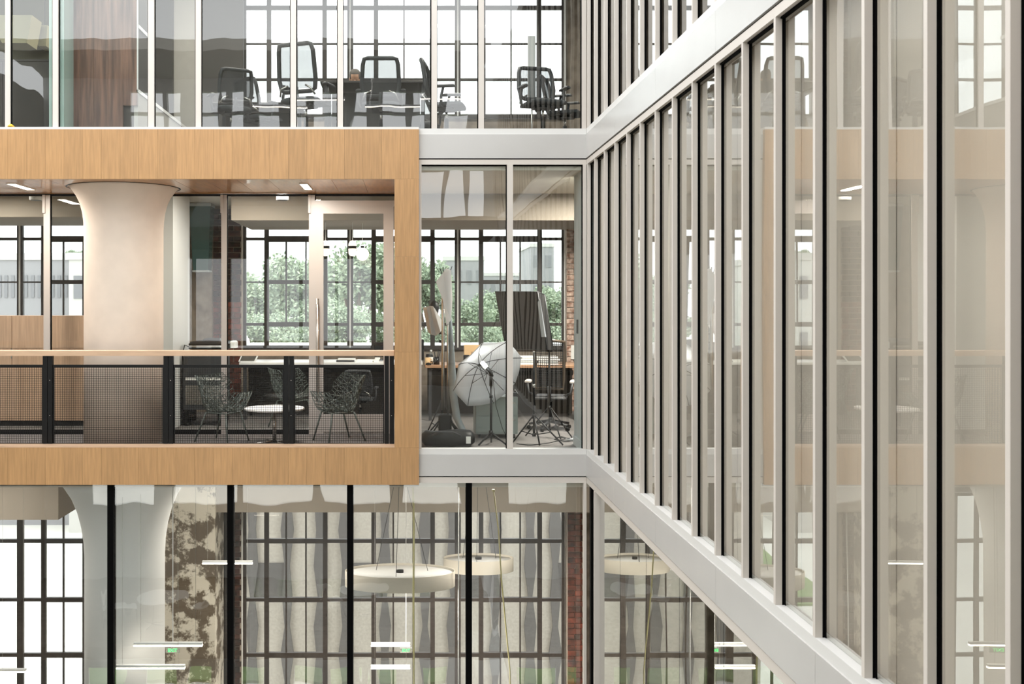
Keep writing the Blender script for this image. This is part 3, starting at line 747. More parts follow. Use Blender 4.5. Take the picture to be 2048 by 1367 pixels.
# softbox on stand
sbx = thing('softbox', 'large black fabric softbox on a stand right of the umbrella', 'studio light', (wx(1099, 14.3), 14.3, FZ))
o_ = Vector(sbx.location)
tripod(sbx, wz(690, 14.3)-FZ, wz(815, 14.3)-FZ, [(.12, -.25), (.30, -.10), (-.32, .12)], .011)
def sp(px, py, d): return at(px, py, d)-o_
bl, br, b3, b4 = sp(1011, 697, 14.5), sp(1094, 699, 14.05), sp(1107, 700, 14.25), sp(1060, 700, 14.8)
tl, tr, t3, t4 = sp(990, 583, 14.5), sp(1075, 583, 14.05), sp(1089, 589, 14.25), sp(1060, 583, 14.8)
MB().hexa([bl, br, b3, b4, tl, tr, t3, t4]).build('box_shell', M['fabric_b'], sbx)
MB().tube([tr, br], .008, 6).build('rim_rod', M['charcoal'], sbx, True); MB().tube([t3, b3], .008, 6).build('rim_rod', M['charcoal'], sbx, True); MB().tube([tl, tr, t3], .006, 6).build('rim_rod', M['charcoal'], sbx, True)
yy = Vector((0, -.012, 0)); zz = .25
q0 = tr.lerp(br, .12)+yy; q1 = tr.lerp(br, .78)+yy
MB().hexa([q1+Vector((-.05, .0, 0)), q1, q1+Vector((.02, .012, 0)), q1+Vector((-.03, .012, 0)), q0+Vector((-.015, 0, -.05)), q0+Vector((.015, 0, 0)), q0+Vector((.02, .012, 0)), q0+Vector((0, .012, -.05))]).build('silver_lining', M['silver'], sbx)
MB().lathe([(.03, -.06), (.03, .06)], 10).build('speed_ring', M['black'], sbx, True, (0, 0, wz(695, 14.3)-FZ))
# empty light stand
ls = thing('light_stand', 'bare black light stand with wide tripod legs in front of softbox', 'light stand', (wx(1068, 13.65), 13.65, FZ))
tripod(ls, wz(705, 13.65)-FZ, wz(832, 13.65)-FZ, [(-.28, .05), (.05, -.2), (.36, -.18)], .012)
MB().lathe([(.02, 0), (.02, .05)], 10).build('clamp', M['chrome'], ls, True, (0, 0, wz(775, 13.65)-FZ)); MB().lathe([(.014, 0), (.014, .03)], 10).build('stud', M['chrome'], ls, True, (0, 0, wz(706, 13.65)-FZ))
# backdrop stand with cloth
bk = thing('backdrop_stand', 'tall steel backdrop stand with two poles left of the umbrella', 'backdrop stand', (wx(890, 14.0), 14.0, FZ))
zt3 = wz(560, 14.0)-FZ
MB().tube([(-.027, 0, wz(820, 14)-FZ), (-.027, 0, zt3)], .022, 10).build('pole', M['chrome'], bk, True); MB().tube([(.04, -.02, .35), (.04, -.02, zt3-.05)], .018, 10).build('pole', M['chrome'], bk, True)
MB().cbox(-.09, .09, -.07, .07, .05, .36, .02).build('base_block', M['black'], bk)
for fx, fy in ((-.33, -.2), (.30, -.2), (-.2, .28), (.22, .26)):
    MB().tube([(0, 0, .36), (fx, fy, .012)], .011, 8).build('leg', M['black'], bk, True)
for fx in (-.30, .34): MB().hexa([(0, -.04, .05), (fx, -.05, .01), (fx, .05, .01), (0, .04, .05), (0, -.03, .13), (fx, -.03, .04), (fx, .03, .04), (0, .03, .13)]).build('foot', M['black'], bk)
for i, (dx, dz_) in enumerate(((-.05, .20), (-.02, .22), (.03, .21), (.07, .23))):
    MB().tube([(dx*.5, 0, zt3-.04), (dx*.8, 0, zt3+.08), (dx*1.4, 0, zt3+dz_-.04)], .006, 6).build('prong', M['black'], bk, True)
cl = thing('draped_cloth', 'pale cloth hanging over the backdrop stand top', 'cloth', (wx(890, 13.9), 13.9, 0))
pts = [(892, 536), (902, 540), (905, 600), (902, 640), (893, 650), (886, 600), (872, 563), (886, 545)]
b = MB(); fr_ = [at(px, py, 13.92+.02*math.sin(i*2))-Vector(cl.location) for i, (px, py) in enumerate(pts)]; bk_ = [p+Vector((0, .03, 0)) for p in fr_]
b.poly(fr_); b.poly(bk_[::-1])
for i in range(len(pts)): j = (i+1) % len(pts); b.poly([fr_[i], bk_[i], bk_[j], fr_[j]])
b.build('cloth', M['fabric_w'], cl)
sh = thing('hanging_sheet', 'long grey translucent sheet curving down to the studio floor', 'sheet', (wx(905, 13.95), 13.95, 0))
pth = [(900, 632, 14.02, 6), (903, 690, 14.0, 9), (905, 740, 13.97, 12), (907, 790, 13.93, 14), (914, 835, 13.88, 14), (926, 860, 13.8, 14), (945, 870, 13.7, 10)]
b = MB(); n0 = None
for i, (px, py, d, w_) in enumerate(pth):
    n = len(b.v)
    for q in (at(px-w_*.55, py, d), at(px+w_*.55, py+2, d-.04)): b.v.append(tuple(q-Vector(sh.location)))
    if i: b.f.append((n-2, n-1, n+1, n))
so = b.build('sheet', M['fabric_g'], sh, True); md = so.modifiers.new('solid', 'SOLIDIFY'); md.thickness = .006
ps = thing('pleated_reflector', 'folded pinkish pleated reflector on a black stand at the studio edge', 'reflector', (wx(884, 14.15), 14.15, FZ))
o_ = Vector(ps.location)
tripod(ps, wz(665, 14.15)-FZ, .5, [(-.25, -.1), (.25, -.1), (0, .28)], .010)
tp = [(846, 615), (853, 613), (860, 611), (866, 612), (870, 617)]; bt = [(856, 664), (863, 669), (872, 671), (881, 664), (888, 648)]
for i in range(4):
    a, b_, c_, d_ = at(*tp[i], 14.1), at(*tp[i+1], 14.06 if i % 2 == 0 else 14.1), at(*bt[i+1], 14.05 if i % 2 == 0 else 14.12), at(*bt[i], 14.12 if i % 2 == 0 else 14.05)
    pp = [p-o_ for p in (d_, c_, b_, a)]; q_ = [p+Vector((0, .02, 0)) for p in pp]
    MB().hexa([pp[0], pp[1], q_[1], q_[0], pp[3], pp[2], q_[2], q_[3]]).build('pleat', M['pleat2'], ps)
MB().lathe([(.02, -.03), (.055, .0), (.07, .06), (.06, .12), (.02, .17)], 16).build('lamp_head', M['black'], ps, True, tuple(at(868, 625, 14.2)-o_))
for py in (665, 682): MB().tube([tuple(at(878, py, 14.13)-o_), tuple(at(890, py+2, 14.13)-o_)], .02, 8).build('knob', M['black'], ps, True)
MB().tube([at(868, 640, 14.2)-o_, at(884, 668, 14.15)-o_], .012, 8).build('boom', M['black'], ps, True)
# green cabinet on casters
gc = thing('rolling_cabinet', 'grey green metal cabinet on casters behind the umbrella', 'cabinet', (wx(994, 14.2), 14.2, FZ))
h_ = wz(793, 14.2)-FZ
MB().cbox(-.30, .29, 0, .45, .06, h_, .008).build('body', M['greencab'], gc)
for i in range(2): d_ = bxo('drawer', M['greencab'], gc, -.285, .275, -.012, -.001, .08+i*(h_-.1)/2, .07+(i+1)*(h_-.1)/2); bxo('handle', M['chrome'], d_, .18, .25, -.02, -.012, .05+(i+1)*(h_-.1)/2-.04, .05+(i+1)*(h_-.1)/2-.025)
for sx in (-.24, .24):
    for sy in (.05, .38): MB().lathe([(.028, -.014), (.028, .014)], 12).build('caster', M['black'], gc, True, (sx, sy, .03)).rotation_euler = (0, math.pi/2, 0)
tr_ = thing('power_brick', 'black charger block on top of the green cabinet', 'charger', (wx(1028, 14.2), 14.3, FZ+h_)); MB().cbox(-.06, .05, -.05, .05, 0, .05, .006).build('block', M['black'], tr_); MB().tube([(0, 0, .05), (.02, -.02, .1), (.06, -.03, .04)], .005, 6).build('cord', M['white'], tr_, True)
# equipment bag
bg_ = thing('equipment_bag', 'long black equipment bag on the studio floor', 'bag', (wx(893, 13.45), 13.45, FZ))
prof = []
b = MB(); NSg = 12
for i in range(NSg+1):
    u = i/NSg; x = -.33+.70*u; rr = .11*(min(1, min(u, 1-u)*7+.45))
    for k in range(12):
        th = 2*math.pi*k/12; b.v.append((x, .13*math.cos(th)*(rr/.11), max(0, .10+rr*1.0*math.sin(th)+.012*math.sin(7*u+k))))
for i in range(NSg):
    for k in range(12): l = (k+1) % 12; b.f.append((i*12+k, i*12+l, i*12+12+l, i*12+12+k))
b.f.append(tuple(range(11, -1, -1))); b.f.append(tuple(NSg*12+k for k in range(12)))
b.build('bag_body', M['black'], bg_, True); MB().tube([(-.2, -.12, .15), (-.1, -.15, .20), (.08, -.15, .20), (.18, -.12, .15)], .012, 8).build('strap', M['charcoal'], bg_, True)
bxo('tag', M['paper'], bg_, .25, .31, -.14, -.13, .05, .14); MB().lathe([(.035, 0), (.035, .03)], 12).build('wheel', M['black'], bg_, True, (-.36, 0, .04)).rotation_euler = (0, math.pi/2, 0)
# power strip and cables
pc = thing('power_strip', 'white power strip with tangled black leads by the wall end', 'power strip', (wx(1140, 13.95), 13.95, FZ))
MB().cbox(-.06, .10, -.03, .03, .0, .035, .004).build('strip', M['white'], pc)
for i in range(3): MB().tube([(-.03+i*.04, 0, .03), (-.12-i*.04, -.05*i, .06), (-.22+i*.02, -.02-.03*i, .02), (-.08, -.09-.02*i, .012), (.05, -.06, .012)], .006, 6).build('lead', M['black'], pc, True)
fc = tag(MB().tube([at(1033, 890, 13.5)+Vector((0, 0, .02)), at(1060, 893, 13.4)+Vector((0, 0, .02)), at(1100, 888, 13.55)+Vector((0, 0, .02)), at(1130, 880, 13.8)+Vector((0, 0, .02))], .006, 6).build('floor_cable', M['black'], None, True), 'black cable lying on the studio carpet under the tripods', 'cable')
sw = tag(MB().cbox(2.176, 2.189, 13.28, 13.36, 1.42, 1.60, .003).build('wall_switch', M['charcoal'], None), 'dark wall switch on the blue grey wall end', 'switch')
# items on the studio desk
def on_desk(name, label, cat, px, d, zb=None): return thing(name, label, cat, (wx(px, d), d, dz2 if zb is None else zb))
t = on_desk('water_bottle', 'clear plastic water bottle on the studio desk', 'bottle', 862, 16.5)
MB().lathe([(.034, 0), (.036, .02), (.036, .13), (.03, .17), (.015, .20), (.015, .215)], 20).build('bottle_body', glass('bottle_plastic', (.86, .9, .92), 1.6, 1.45, .06), t, True); MB().lathe([(.017, .21), (.017, .235)], 14).build('cap', M['white'], t, True); MB().lathe([(.0365, .06), (.0365, .12)], 20, cap=False).build('wrapper', M['paper'], t, True)
t = on_desk('coffee_mug', 'beige mug in front of the water bottle', 'mug', 855.5, 16.42)
MB().lathe([(.04, 0), (.045, .01), (.045, .115), (.040, .115), (.038, .02)], 20).build('cup', M['card'], t, True); MB().tube([(.044, 0, .09), (.07, 0, .08), (.07, 0, .04), (.044, 0, .03)], .006, 8).build('handle', M['card'], t, True)
t = on_desk('pen_cup', 'dark pen cup holding black pens', 'pen cup', 873, 16.5)
MB().lathe([(.05, 0), (.05, .12), (.046, .12), (.046, .01)], 16).build('cup', M['screen'], t, True)
for i, (dx, hz) in enumerate(((-.02, .2), (.02, .24), (.04, .22))): MB().tube([(dx*.3, 0, .02), (dx*1.6, .01*i, hz)], .008, 6).build('pen', M['black'], t, True)
t = on_desk('computer_mouse', 'small black computer mouse near the beige mug', 'mouse', 857, 16.34); MB().lathe([(.042, 0), (.045, .012), (.036, .03), (.015, .038)], 16).build('shell', M['black'], t, True); MB().lathe([(.005, .038), (.005, .042)], 8).build('wheel', M['charcoal'], t, True)
t = on_desk('monitor', 'tall black monitor edge at the left of studio desk', 'monitor', 844, 16.6); MB().cbox(-.25, .03, 0, .03, .06, .40, .005).build('screen', M['screen'], t); bxo('stand', M['black'], t, -.12, -.08, .01, .04, 0, .1); bxo('foot', M['black'], t, -.2, 0, -.06, .1, 0, .01)
t = on_desk('tablet', 'black tablet standing behind the water bottle', 'tablet', 859, 16.75); MB().cbox(-.055, .055, 0, .012, 0, .155, .003).build('display', M['screen'], t); bxo('prop', M['charcoal'], t, -.02, .02, .012, .06, 0, .05)
t = on_desk('cardboard_box', 'open cardboard box at the back of studio desk', 'box', 949, 16.8)
for bb in ((-.17, .17, -.1, -.095, 0, .30), (-.17, .17, .095, .10, 0, .30), (-.17, -.165, -.095, .095, 0, .30), (.165, .17, -.095, .095, 0, .30)): bxo('side', M['card'], t, *bb)
bxo('bottom', M['card'], t, -.165, .165, -.095, .095, 0, .005)
t = on_desk('picture_frame', 'small wooden picture frame leaning before the cardboard box', 'picture frame', 951, 16.62); MB().box(-.07, -.055, 0, .015, .06, .20).box(.055, .07, 0, .015, .06, .20).box(-.055, .055, 0, .015, .185, .20).box(-.055, .055, 0, .015, .06, .075).build('frame', M['desk'], t); bxo('print', M['paper'], t, -.055, .055, .006, .012, .075, .185); bxo('stand', M['desk'], t, -.06, .06, 0, .05, 0, .06)
t = on_desk('speaker_cube', 'small black cube speaker left of the cardboard box', 'speaker', 933, 16.6, dz2+.0); MB().cbox(-.05, .05, -.05, .05, .0, .15, .008).build('cabinet', M['black'], t); MB().lathe([(.03, 0), (.03, .004)], 14).build('cone', M['charcoal'], t, True, (0, -.051, .1)).rotation_euler = (math.pi/2, 0, 0)
for i, (px, w_) in enumerate(((1052, .30), (1095, .34))):
    t = on_desk('paper_stack', ['white papers and folders piled right of the umbrella', 'white papers behind the mesh chair'][i], 'papers', px, 16.55)
    for k in range(4): MB().cbox(-w_/2+random.uniform(-.02, .02), w_/2+random.uniform(-.02, .02), -.12, .12, k*.035, k*.035+.03, .003).build('folder', M['paper' if k != 1 else 'wstub'], t)
nt_ = tag(bxo('notice', M['paper'], None, wx(1142, 17.7), wx(1151, 17.7), 17.705, 17.72, wz(718, 17.7), wz(690, 17.7)), 'white sheet pinned to the pale brick pier', 'notice')

# ---- office chairs
def office_chair(label, loc, rz, scale=1.0, tall=.0, group='task chairs in the upper office'):
    t = thing('office_chair', label, 'chair', loc, rz, group); t.scale = (scale,)*3
    b = MB(); nx = 12
    for j, (yy, zz_) in enumerate(((-.24, .45), (-.25, .48), (-.22, .505), (-.1, .51), (.1, .505), (.2, .515), (.23, .49), (.22, .45))):
        for i in range(nx+1):
            u = i/nx*2-1; e = 1-.06*abs(u)**6; b.v.append((u*.25, yy*e, zz_-.018*abs(u)**4 if zz_ > .46 else zz_))
    for j in range(8):
        for i in range(nx): a = j*(nx+1)+i; c_ = ((j+1) % 8)*(nx+1)+i; b.f.append((a, a+1, c_+1, c_))
    b.f.append(tuple(j*(nx+1) for j in range(8))); b.f.append(tuple(j*(nx+1)+nx for j in range(7, -1, -1)))
    b.build('seat', M['chair_fab'], t, True)
    T = 1.02+tall
    fr = [(-.23, .22, .60), (-.25, .245, .72), (-.235, .29, T-.08), (-.215, .315, T-.01), (-.17, .32, T), (.17, .32, T), (.215, .315, T-.01), (.235, .29, T-.08), (.25, .245, .72), (.23, .22, .60), (.18, .21, .575), (-.18, .21, .575)]
    MB().tube(fr, .029, 8, True).build('backrest_frame', M['charcoal'], t, True)
    b = MB(); rows = [(.60, .225, .22), (.72, .255, .235), (.86, .285, .23), (T-.08, .295, .225), (T-.01, .318, .20)]
    for z, y, w_ in rows:
        for i in range(7): u = i/6*2-1; b.v.append((u*w_, y+.03*(1-u*u), z))
    for j in range(len(rows)-1):
        for i in range(6): a = j*7+i; b.f.append((a, a+1, a+8, a+7))
    b.build('backrest_mesh', M['meshfab'], t, True)
    MB().tube([(0, .05, .43), (0, .22, .43), (0, .27, .55), (0, .265, .62)], [.03, .03, .025, .02], 8).build('back_support', M['charcoal'], t, True)
    for sx in (-1, 1):
        MB().tube([(sx*.12, .26, .64), (sx*.2, .30, .60), (sx*.24, .235, .52)], .013, 8).build('back_strut', M['chrome'], t, True)
        ar = MB().tube([(sx*.2, .02, .44), (sx*.29, .03, .46), (sx*.31, .03, .55), (sx*.30, -.0, .68)], [.018, .02, .02, .018], 8).build('arm', M['charcoal'], t, True)
        MB().cbox(sx*.30-.04, sx*.30+.04, -.16, .10, .675, .705, .015).build('arm_pad', M['charcoal'], ar)
    MB().tube([(0, 0, .10), (0, 0, .30)], .03, 10).build('gas_column', M['black'], t, True); MB().tube([(0, 0, .28), (0, 0, .42)], .018, 10).build('piston', M['chrome'], t, True)
    MB().cbox(-.12, .12, -.12, .12, .41, .46, .02).build('mechanism', M['black'], t)
    for k in range(5):
        a = k*2*math.pi/5+.3; c_, s_ = math.cos(a), math.sin(a)
        lg = MB().tube([(0, 0, .12), (c_*.15, s_*.15, .10), (c_*.31, s_*.31, .075)], [.03, .024, .018], 8, flat=.7).build('base_leg', M['charcoal'], t, True)
        MB().tube([(c_*.31-s_*.022, s_*.31+c_*.022, .032), (c_*.31+s_*.022, s_*.31-c_*.022, .032)], .03, 12).build('caster', M['black'], lg, True)
    return t
UZ = 4.0
def uc(label, px, d, rz, s, tall=0):
    return office_chair(label, (wx(px, d), d, UZ), math.radians(rz), s, tall)
uc('grey office chair with tall open back by the left of the desk', 612, 13.75, 160, 1.06, .12)
uc('dark office chair seen from behind at the desk middle', 762, 13.9, 180, 1.0, .04)
uc('office chair turned sideways beside the table end', 893, 13.85, 80, 1.0, .06)
uc('grey office chair facing the glass near the corner', 1086, 13.7, 14, 1.0)
uc('dark office chair pulled up against the corner chair', 1130, 14.3, 70, .95)
uc('low dark office chair at the left of the windows', 462, 13.9, 205, .9)
uc('office chair half hidden behind the low dark one', 520, 14.7, 140, .95)
uc('office chair on the far side of the long table', 842, 15.3, 10, .95)
office_chair('black office chair behind the dark cabinet at upper left', (wx(58, 14.9), 14.9, UZ), math.radians(180), 1.06, .10)
office_chair('dark chair behind the maple cabinet at the left edge', (wx(-10, 16.6), 16.6, -.06), math.radians(180), 1.2, .25, group='task chairs of the middle storey')
office_chair('dark office chair tucked under the bench desk behind the glass door', (wx(720, 15.9), 15.9, -.06), math.radians(175), .82, .0, group='task chairs of the middle storey')
# perforated studio chair
mc = thing('mesh_chair', 'bronze framed perforated chair behind the softbox', 'chair', (wx(1101, 15.2), 15.2, -.06), math.radians(168))
b = MB(); Wc, z0c, z1c = .215, .62, wz(682, 15.2)+.06
def bp(u, v): return (u*Wc*(1.05-.12*(1-v)), .22+.10*v+.05*(1-u*u)*0-.05*u*u, z0c+(z1c-z0c)*v)
NX_, NZ_ = 15, 20
for i in range(NX_+1): b.tube([bp(i/NX_*2-1, j/8) for j in range(9)], .0062, 4)
for j in range(NZ_+1): b.tube([bp(i/6*2-1, j/NZ_) for i in range(7)], .0062, 4)
o = b.build('backrest_web', M['charcoal'], mc); o['kind'] = 'stuff'
MB().tube([bp(-1, v/6) for v in range(7)]+[(0, .33, z1c+.03)]+[bp(1, v/6) for v in range(6, -1, -1)], .022, 8, True).build('backrest_frame', mat('bronze', (112, 98, 84), .35, metal=.6), mc, True)
MB().cbox(-.24, .24, -.25, .2, .46, .51, .03).build('seat', M['charcoal'], mc); MB().tube([(0, 0, .1), (0, 0, .46)], .03, 10).build('gas_column', M['black'], mc, True)
MB().tube([(0, .05, .44), (0, .25, .46), (0, .27, .66)], .03, 8).build('back_support', M['charcoal'], mc, True)
for sx in (-1, 1):
    ar = MB().tube([(sx*.2, .1, .5), (sx*.31, .14, .56), (sx*.33, .10, .70)], .018, 8).build('arm', M['charcoal'], mc, True); MB().cbox(sx*.33-.045, sx*.33+.045, -.14, .12, .70, .735, .015).build('arm_pad', M['pleat'], ar)
for k in range(5):
    a = k*2*math.pi/5; c_, s_ = math.cos(a), math.sin(a); lg = MB().tube([(0, 0, .13), (c_*.32, s_*.32, .08)], [.03, .018], 8).build('base_leg', M['charcoal'], mc, True); MB().tube([(c_*.32-s_*.02, s_*.32+c_*.02, .03), (c_*.32+s_*.02, s_*.32-c_*.02, .03)], .03, 12).build('caster', M['black'], lg, True)

# ================================================================== UPPER OFFICE
# walnut clad block with white edges
wb = thing('walnut_enclosure', 'walnut clad block with white edge trims in the upper office', 'cabinet wall', (0, 13.5, UZ))
xa, xb = wx(129, 13.5), wx(275, 13.5)
n = 5
for i in range(n): bxo('walnut_panel', M['walnut'], wb, xa+(xb-xa)*i/n+.001, xa+(xb-xa)*(i+1)/n-.001, 0, .04, .0 if i < 4 else .42, 3.49)
bxo('side_glass', M['dark'], wb, xb-.05, xb-.01, .045, .65, wz(180, 13.5)-UZ, 3.49); bxo('core', M['dark_wood'], wb, xa, xb-.06, .045, .65, .0, 3.49)
bxo('side_panel', M['wallg'], wb, xb-.058, xb-.005, .04, 3.0, 0, wz(184, 13.5)-UZ)
for py, dd in ((50, .65), (180, 3.0)): bxo('edge_trim', M['laminate'], wb, xb-.012, xb+.006, .0, dd, wz(py+4, 13.5)-UZ, wz(py-3, 13.5)-UZ)
bxo('edge_trim', M['laminate'], wb, xb-.008, xb+.006, -.006, .02, wz(180, 13.5)-UZ, 3.49)
# left dark room
lw = struct(bxo('wall_left_room', M['olive'], None, LX, wx(126, 15.8), 15.8, 15.95, UZ, 7.5), 'olive back wall of the dark room at upper left', 'wall')
dc = thing('credenza', 'dark brown credenza behind the glass at upper left', 'credenza', (0, 13.75, UZ))
xk0, xk1 = LX+1, wx(97, 13.75); hk = wz(118, 13.75)-UZ
bxo('body', M['dark_wood'], dc, xk0, xk1, .02, .55, 0, hk-.03); bxo('top', M['dark_wood'], dc, xk0-.01, xk1+.01, 0, .56, hk-.03, hk)
for i in range(4): d_ = bxo('door', M['dark_wood'], dc, xk1-.62*(i+1)+.003, xk1-.62*i-.003, 0, .019, .05, hk-.04)
def canopy_lamp(label, px0, px1, d, py0, py1, sk):
    t = thing('fabric_lamp', label, 'lamp shade', ((wx(px0, d)+wx(px1, d))/2, d, wz(py1, d))); w_ = wx(px1, d)-wx(px0, d); h_ = wz(py0, d)-wz(py1, d)
    MB().hexa([(-w_/2+sk, 0, 0), (w_/2-sk*.3, 0, 0), (w_/2-sk*.3, .4, 0), (-w_/2+sk, .4, 0), (-w_/2, 0, h_), (w_/2, 0, h_), (w_/2, .4, h_), (-w_/2, .4, h_)]).build('shade', M['cream'], t)
    MB().tube([(0, .2, h_), (0, .2, 7.5-wz(py0, d))], .006, 6).build('cord', M['black'], t)
canopy_lamp('large cream folded lamp shade at upper left edge', -30, 64, 15.0, 30, 86, .25); canopy_lamp('second cream folded lamp shade beside the glass fin', 66, 95, 15.5, 50, 92, .08)
for i, (a, b_) in enumerate(((98, 104), (120, 128))):
    t = thing('wall_fin', ['pale green glass fin left of the upper post', 'pale green glass fin at the walnut block'][i], 'glass fin', kind='structure'); bxo('fin_pane', G['fin'], t, wx(a, 13.03), wx(b_, 13.03), 13.03, 13.4, UZ, 7.5)
sc_ = thing('paper_scrap', 'crumpled yellow scrap on the ledge at upper left', 'scrap', (wx(22, FY-.03), FY-.03, 4.03)); MB().lathe([(.03, 0), (.045, .012), (.02, .03), (.035, .022), (.01, .04)], 7).build('scrap', M['yellow_leaf'], sc_)
# grey partitions
for i, (a, b_, d, m_, lab) in enumerate(((300, 345, 16.9, 'dark', 'dark grey panel right of the walnut block'), (346, 402, 17.0, 'wallg', 'light grey panel between two dark ones'), (403, 486, 17.1, 'dark', 'dark panel left of the upper windows'))):
    struct(bxo('wall_panel', M[m_], None, wx(a, d), wx(b_, d), d, d+.12, UZ, 7.5), lab, 'wall panel')
# long tables
def meeting(label, px0, px1, d0, d1, z=.74):
    x0, x1 = wx(px0, d0), wx(px1, d0); t = thing('meeting_table', label, 'table', ((x0+x1)/2, (d0+d1)/2, UZ)); a = (x1-x0)/2; c_ = (d1-d0)/2
    MB().cbox(-a, a, -c_, c_, z-.03, z, .01).build('table_top', M['dark_wood'], t)
    for sx in (-1, 1):
        for sy in (-1, 1): bxo('leg', M['charcoal'], t, sx*(a-.08)-.025, sx*(a-.08)+.025, sy*(c_-.1)-.025, sy*(c_-.1)+.025, 0, z-.03)
        bxo('apron', M['charcoal'], t, sx*(a-.08)-.015, sx*(a-.08)+.015, -c_+.12, c_-.12, z-.09, z-.03)
    bxo('modesty_panel', M['dark_wood'], t, -a+.12, a-.12, c_-.2, c_-.18, .12, z-.05)
meeting('long dark table in the middle of the upper office', 640, 858, 14.3, 15.1, .92); meeting('dark table behind the low chairs in the upper office', 420, 600, 14.9, 15.7)
# floor lamp and waste items near the corner
fl = thing('flip_chart', 'white flip chart board behind the corner chair', 'flip chart', (wx(1064, 14.9), 14.9, UZ))
bxo('board', M['laminate'], fl, -.06, .05, 0, .03, .75, 1.7); MB().tube([(0, .02, 0), (0, .02, .8)], .012, 8).build('post', M['chrome'], fl, True); bxo('foot', M['chrome'], fl, -.15, .15, -.15, .2, 0, .02)
# seated person
pe = thing('person', 'seated person in grey shirt, head bent over the upper table', 'person', (wx(711, 15.65), 15.65, UZ)); pe.scale = (.95,)*3
ofc = office_chair('office chair under the seated person', (wx(711, 15.72), 15.74, UZ), 0, .95)
V = {'pelvis': (0, .05, .56), 'waist': (0, .05, .72), 'chest': (0, .0, .95), 'neck': (0, -.04, 1.09), 'nk2': (0, -.07, 1.15),
     'shl': (-.17, -.01, 1.03), 'ell': (-.24, -.13, .82), 'wrl': (-.12, -.36, .78), 'shr': (.17, -.01, 1.03), 'elr': (.24, -.13, .82), 'wrr': (.12, -.36, .78),
     'hpl': (-.10, .03, .55), 'knl': (-.13, -.40, .54), 'anl': (-.13, -.38, .10), 'tol': (-.13, -.52, .04), 'hpr': (.10, .03, .55), 'knr': (.13, -.40, .54), 'anr': (.13, -.38, .10), 'tor': (.13, -.52, .04)}
RR = dict(pelvis=.15, waist=.13, chest=.15, neck=.06, nk2=.055, shl=.07, ell=.048, wrl=.032, shr=.07, elr=.048, wrr=.032, hpl=.10, knl=.07, anl=.045, tol=.04, hpr=.10, knr=.07, anr=.045, tor=.04)
E = [('pelvis', 'waist'), ('waist', 'chest'), ('chest', 'neck'), ('neck', 'nk2'), ('chest', 'shl'), ('shl', 'ell'), ('ell', 'wrl'), ('chest', 'shr'), ('shr', 'elr'), ('elr', 'wrr'), ('pelvis', 'hpl'), ('hpl', 'knl'), ('knl', 'anl'), ('anl', 'tol'), ('pelvis', 'hpr'), ('hpr', 'knr'), ('knr', 'anr'), ('anr', 'tor')]
ks = list(V); me = bpy.data.meshes.new('body'); me.from_pydata([V[k] for k in ks], [(ks.index(a), ks.index(b_)) for a, b_ in E], []); me.materials.append(M['shirt'])
bo = bpy.data.objects.new('body', me); C.objects.link(bo); bo.parent = pe; bo.modifiers.new('skin', 'SKIN'); ss = bo.modifiers.new('sub', 'SUBSURF'); ss.levels = ss.render_levels = 2
for i, k in enumerate(ks): me.skin_vertices[0].data[i].radius = (RR[k], RR[k]); me.skin_vertices[0].data[i].use_root = (k == 'pelvis')
hd = MB(); NH = 16
prof = [(.02, -.12), (.05, -.11), (.066, -.07), (.075, -.01), (.082, .05), (.078, .10), (.055, .135), (.02, .15)]
hd.lathe(prof, NH); ho = hd.build('head', M['skin'], pe, True, (0, -.11, 1.27)); ho.rotation_euler = (math.radians(28), 0, 0); ho.scale = (1, 1.2, 1)
MB().lathe([(.086, .02), (.090, .06), (.084, .115), (.06, .148), (.02, .163)], NH).build('hair', M['hair'], ho, True, (0, .012, .0))
MB().tube([(0, -.075, .02), (0, -.10, -.02), (0, -.078, -.03)], [.008, .016, .01], 6).build('nose', M['skin'], ho, True)
for sx in (-1, 1):
    MB().lathe([(.004, -.03), (.016, -.02), (.018, .01), (.006, .03)], 8).build('ear', M['skin'], ho, True, (sx*.08, .01, .0)); MB().lathe([(.003, -.008), (.010, 0), (.003, .008)], 8).build('eye', M['charcoal'], ho, True, (sx*.03, -.066, .02))
    hand = MB().cbox(sx*.11-.04, sx*.11+.04, -.46, -.37, .765, .79, .01).build('hand', M['skin'], pe)
    for f in range(4): MB().tube([(sx*.11-.03+f*.02, -.45, .78), (sx*.11-.03+f*.02, -.50-.01*(f in (1, 2)), .785), (sx*.11-.03+f*.02, -.53-.012*(f in (1, 2)), .768)], .008, 6).build('finger', M['skin'], hand, True)
    MB().tube([(sx*.11-sx*.035, -.40, .78), (sx*.11-sx*.07, -.44, .778), (sx*.11-sx*.075, -.47, .77)], .009, 6).build('thumb', M['skin'], hand, True)

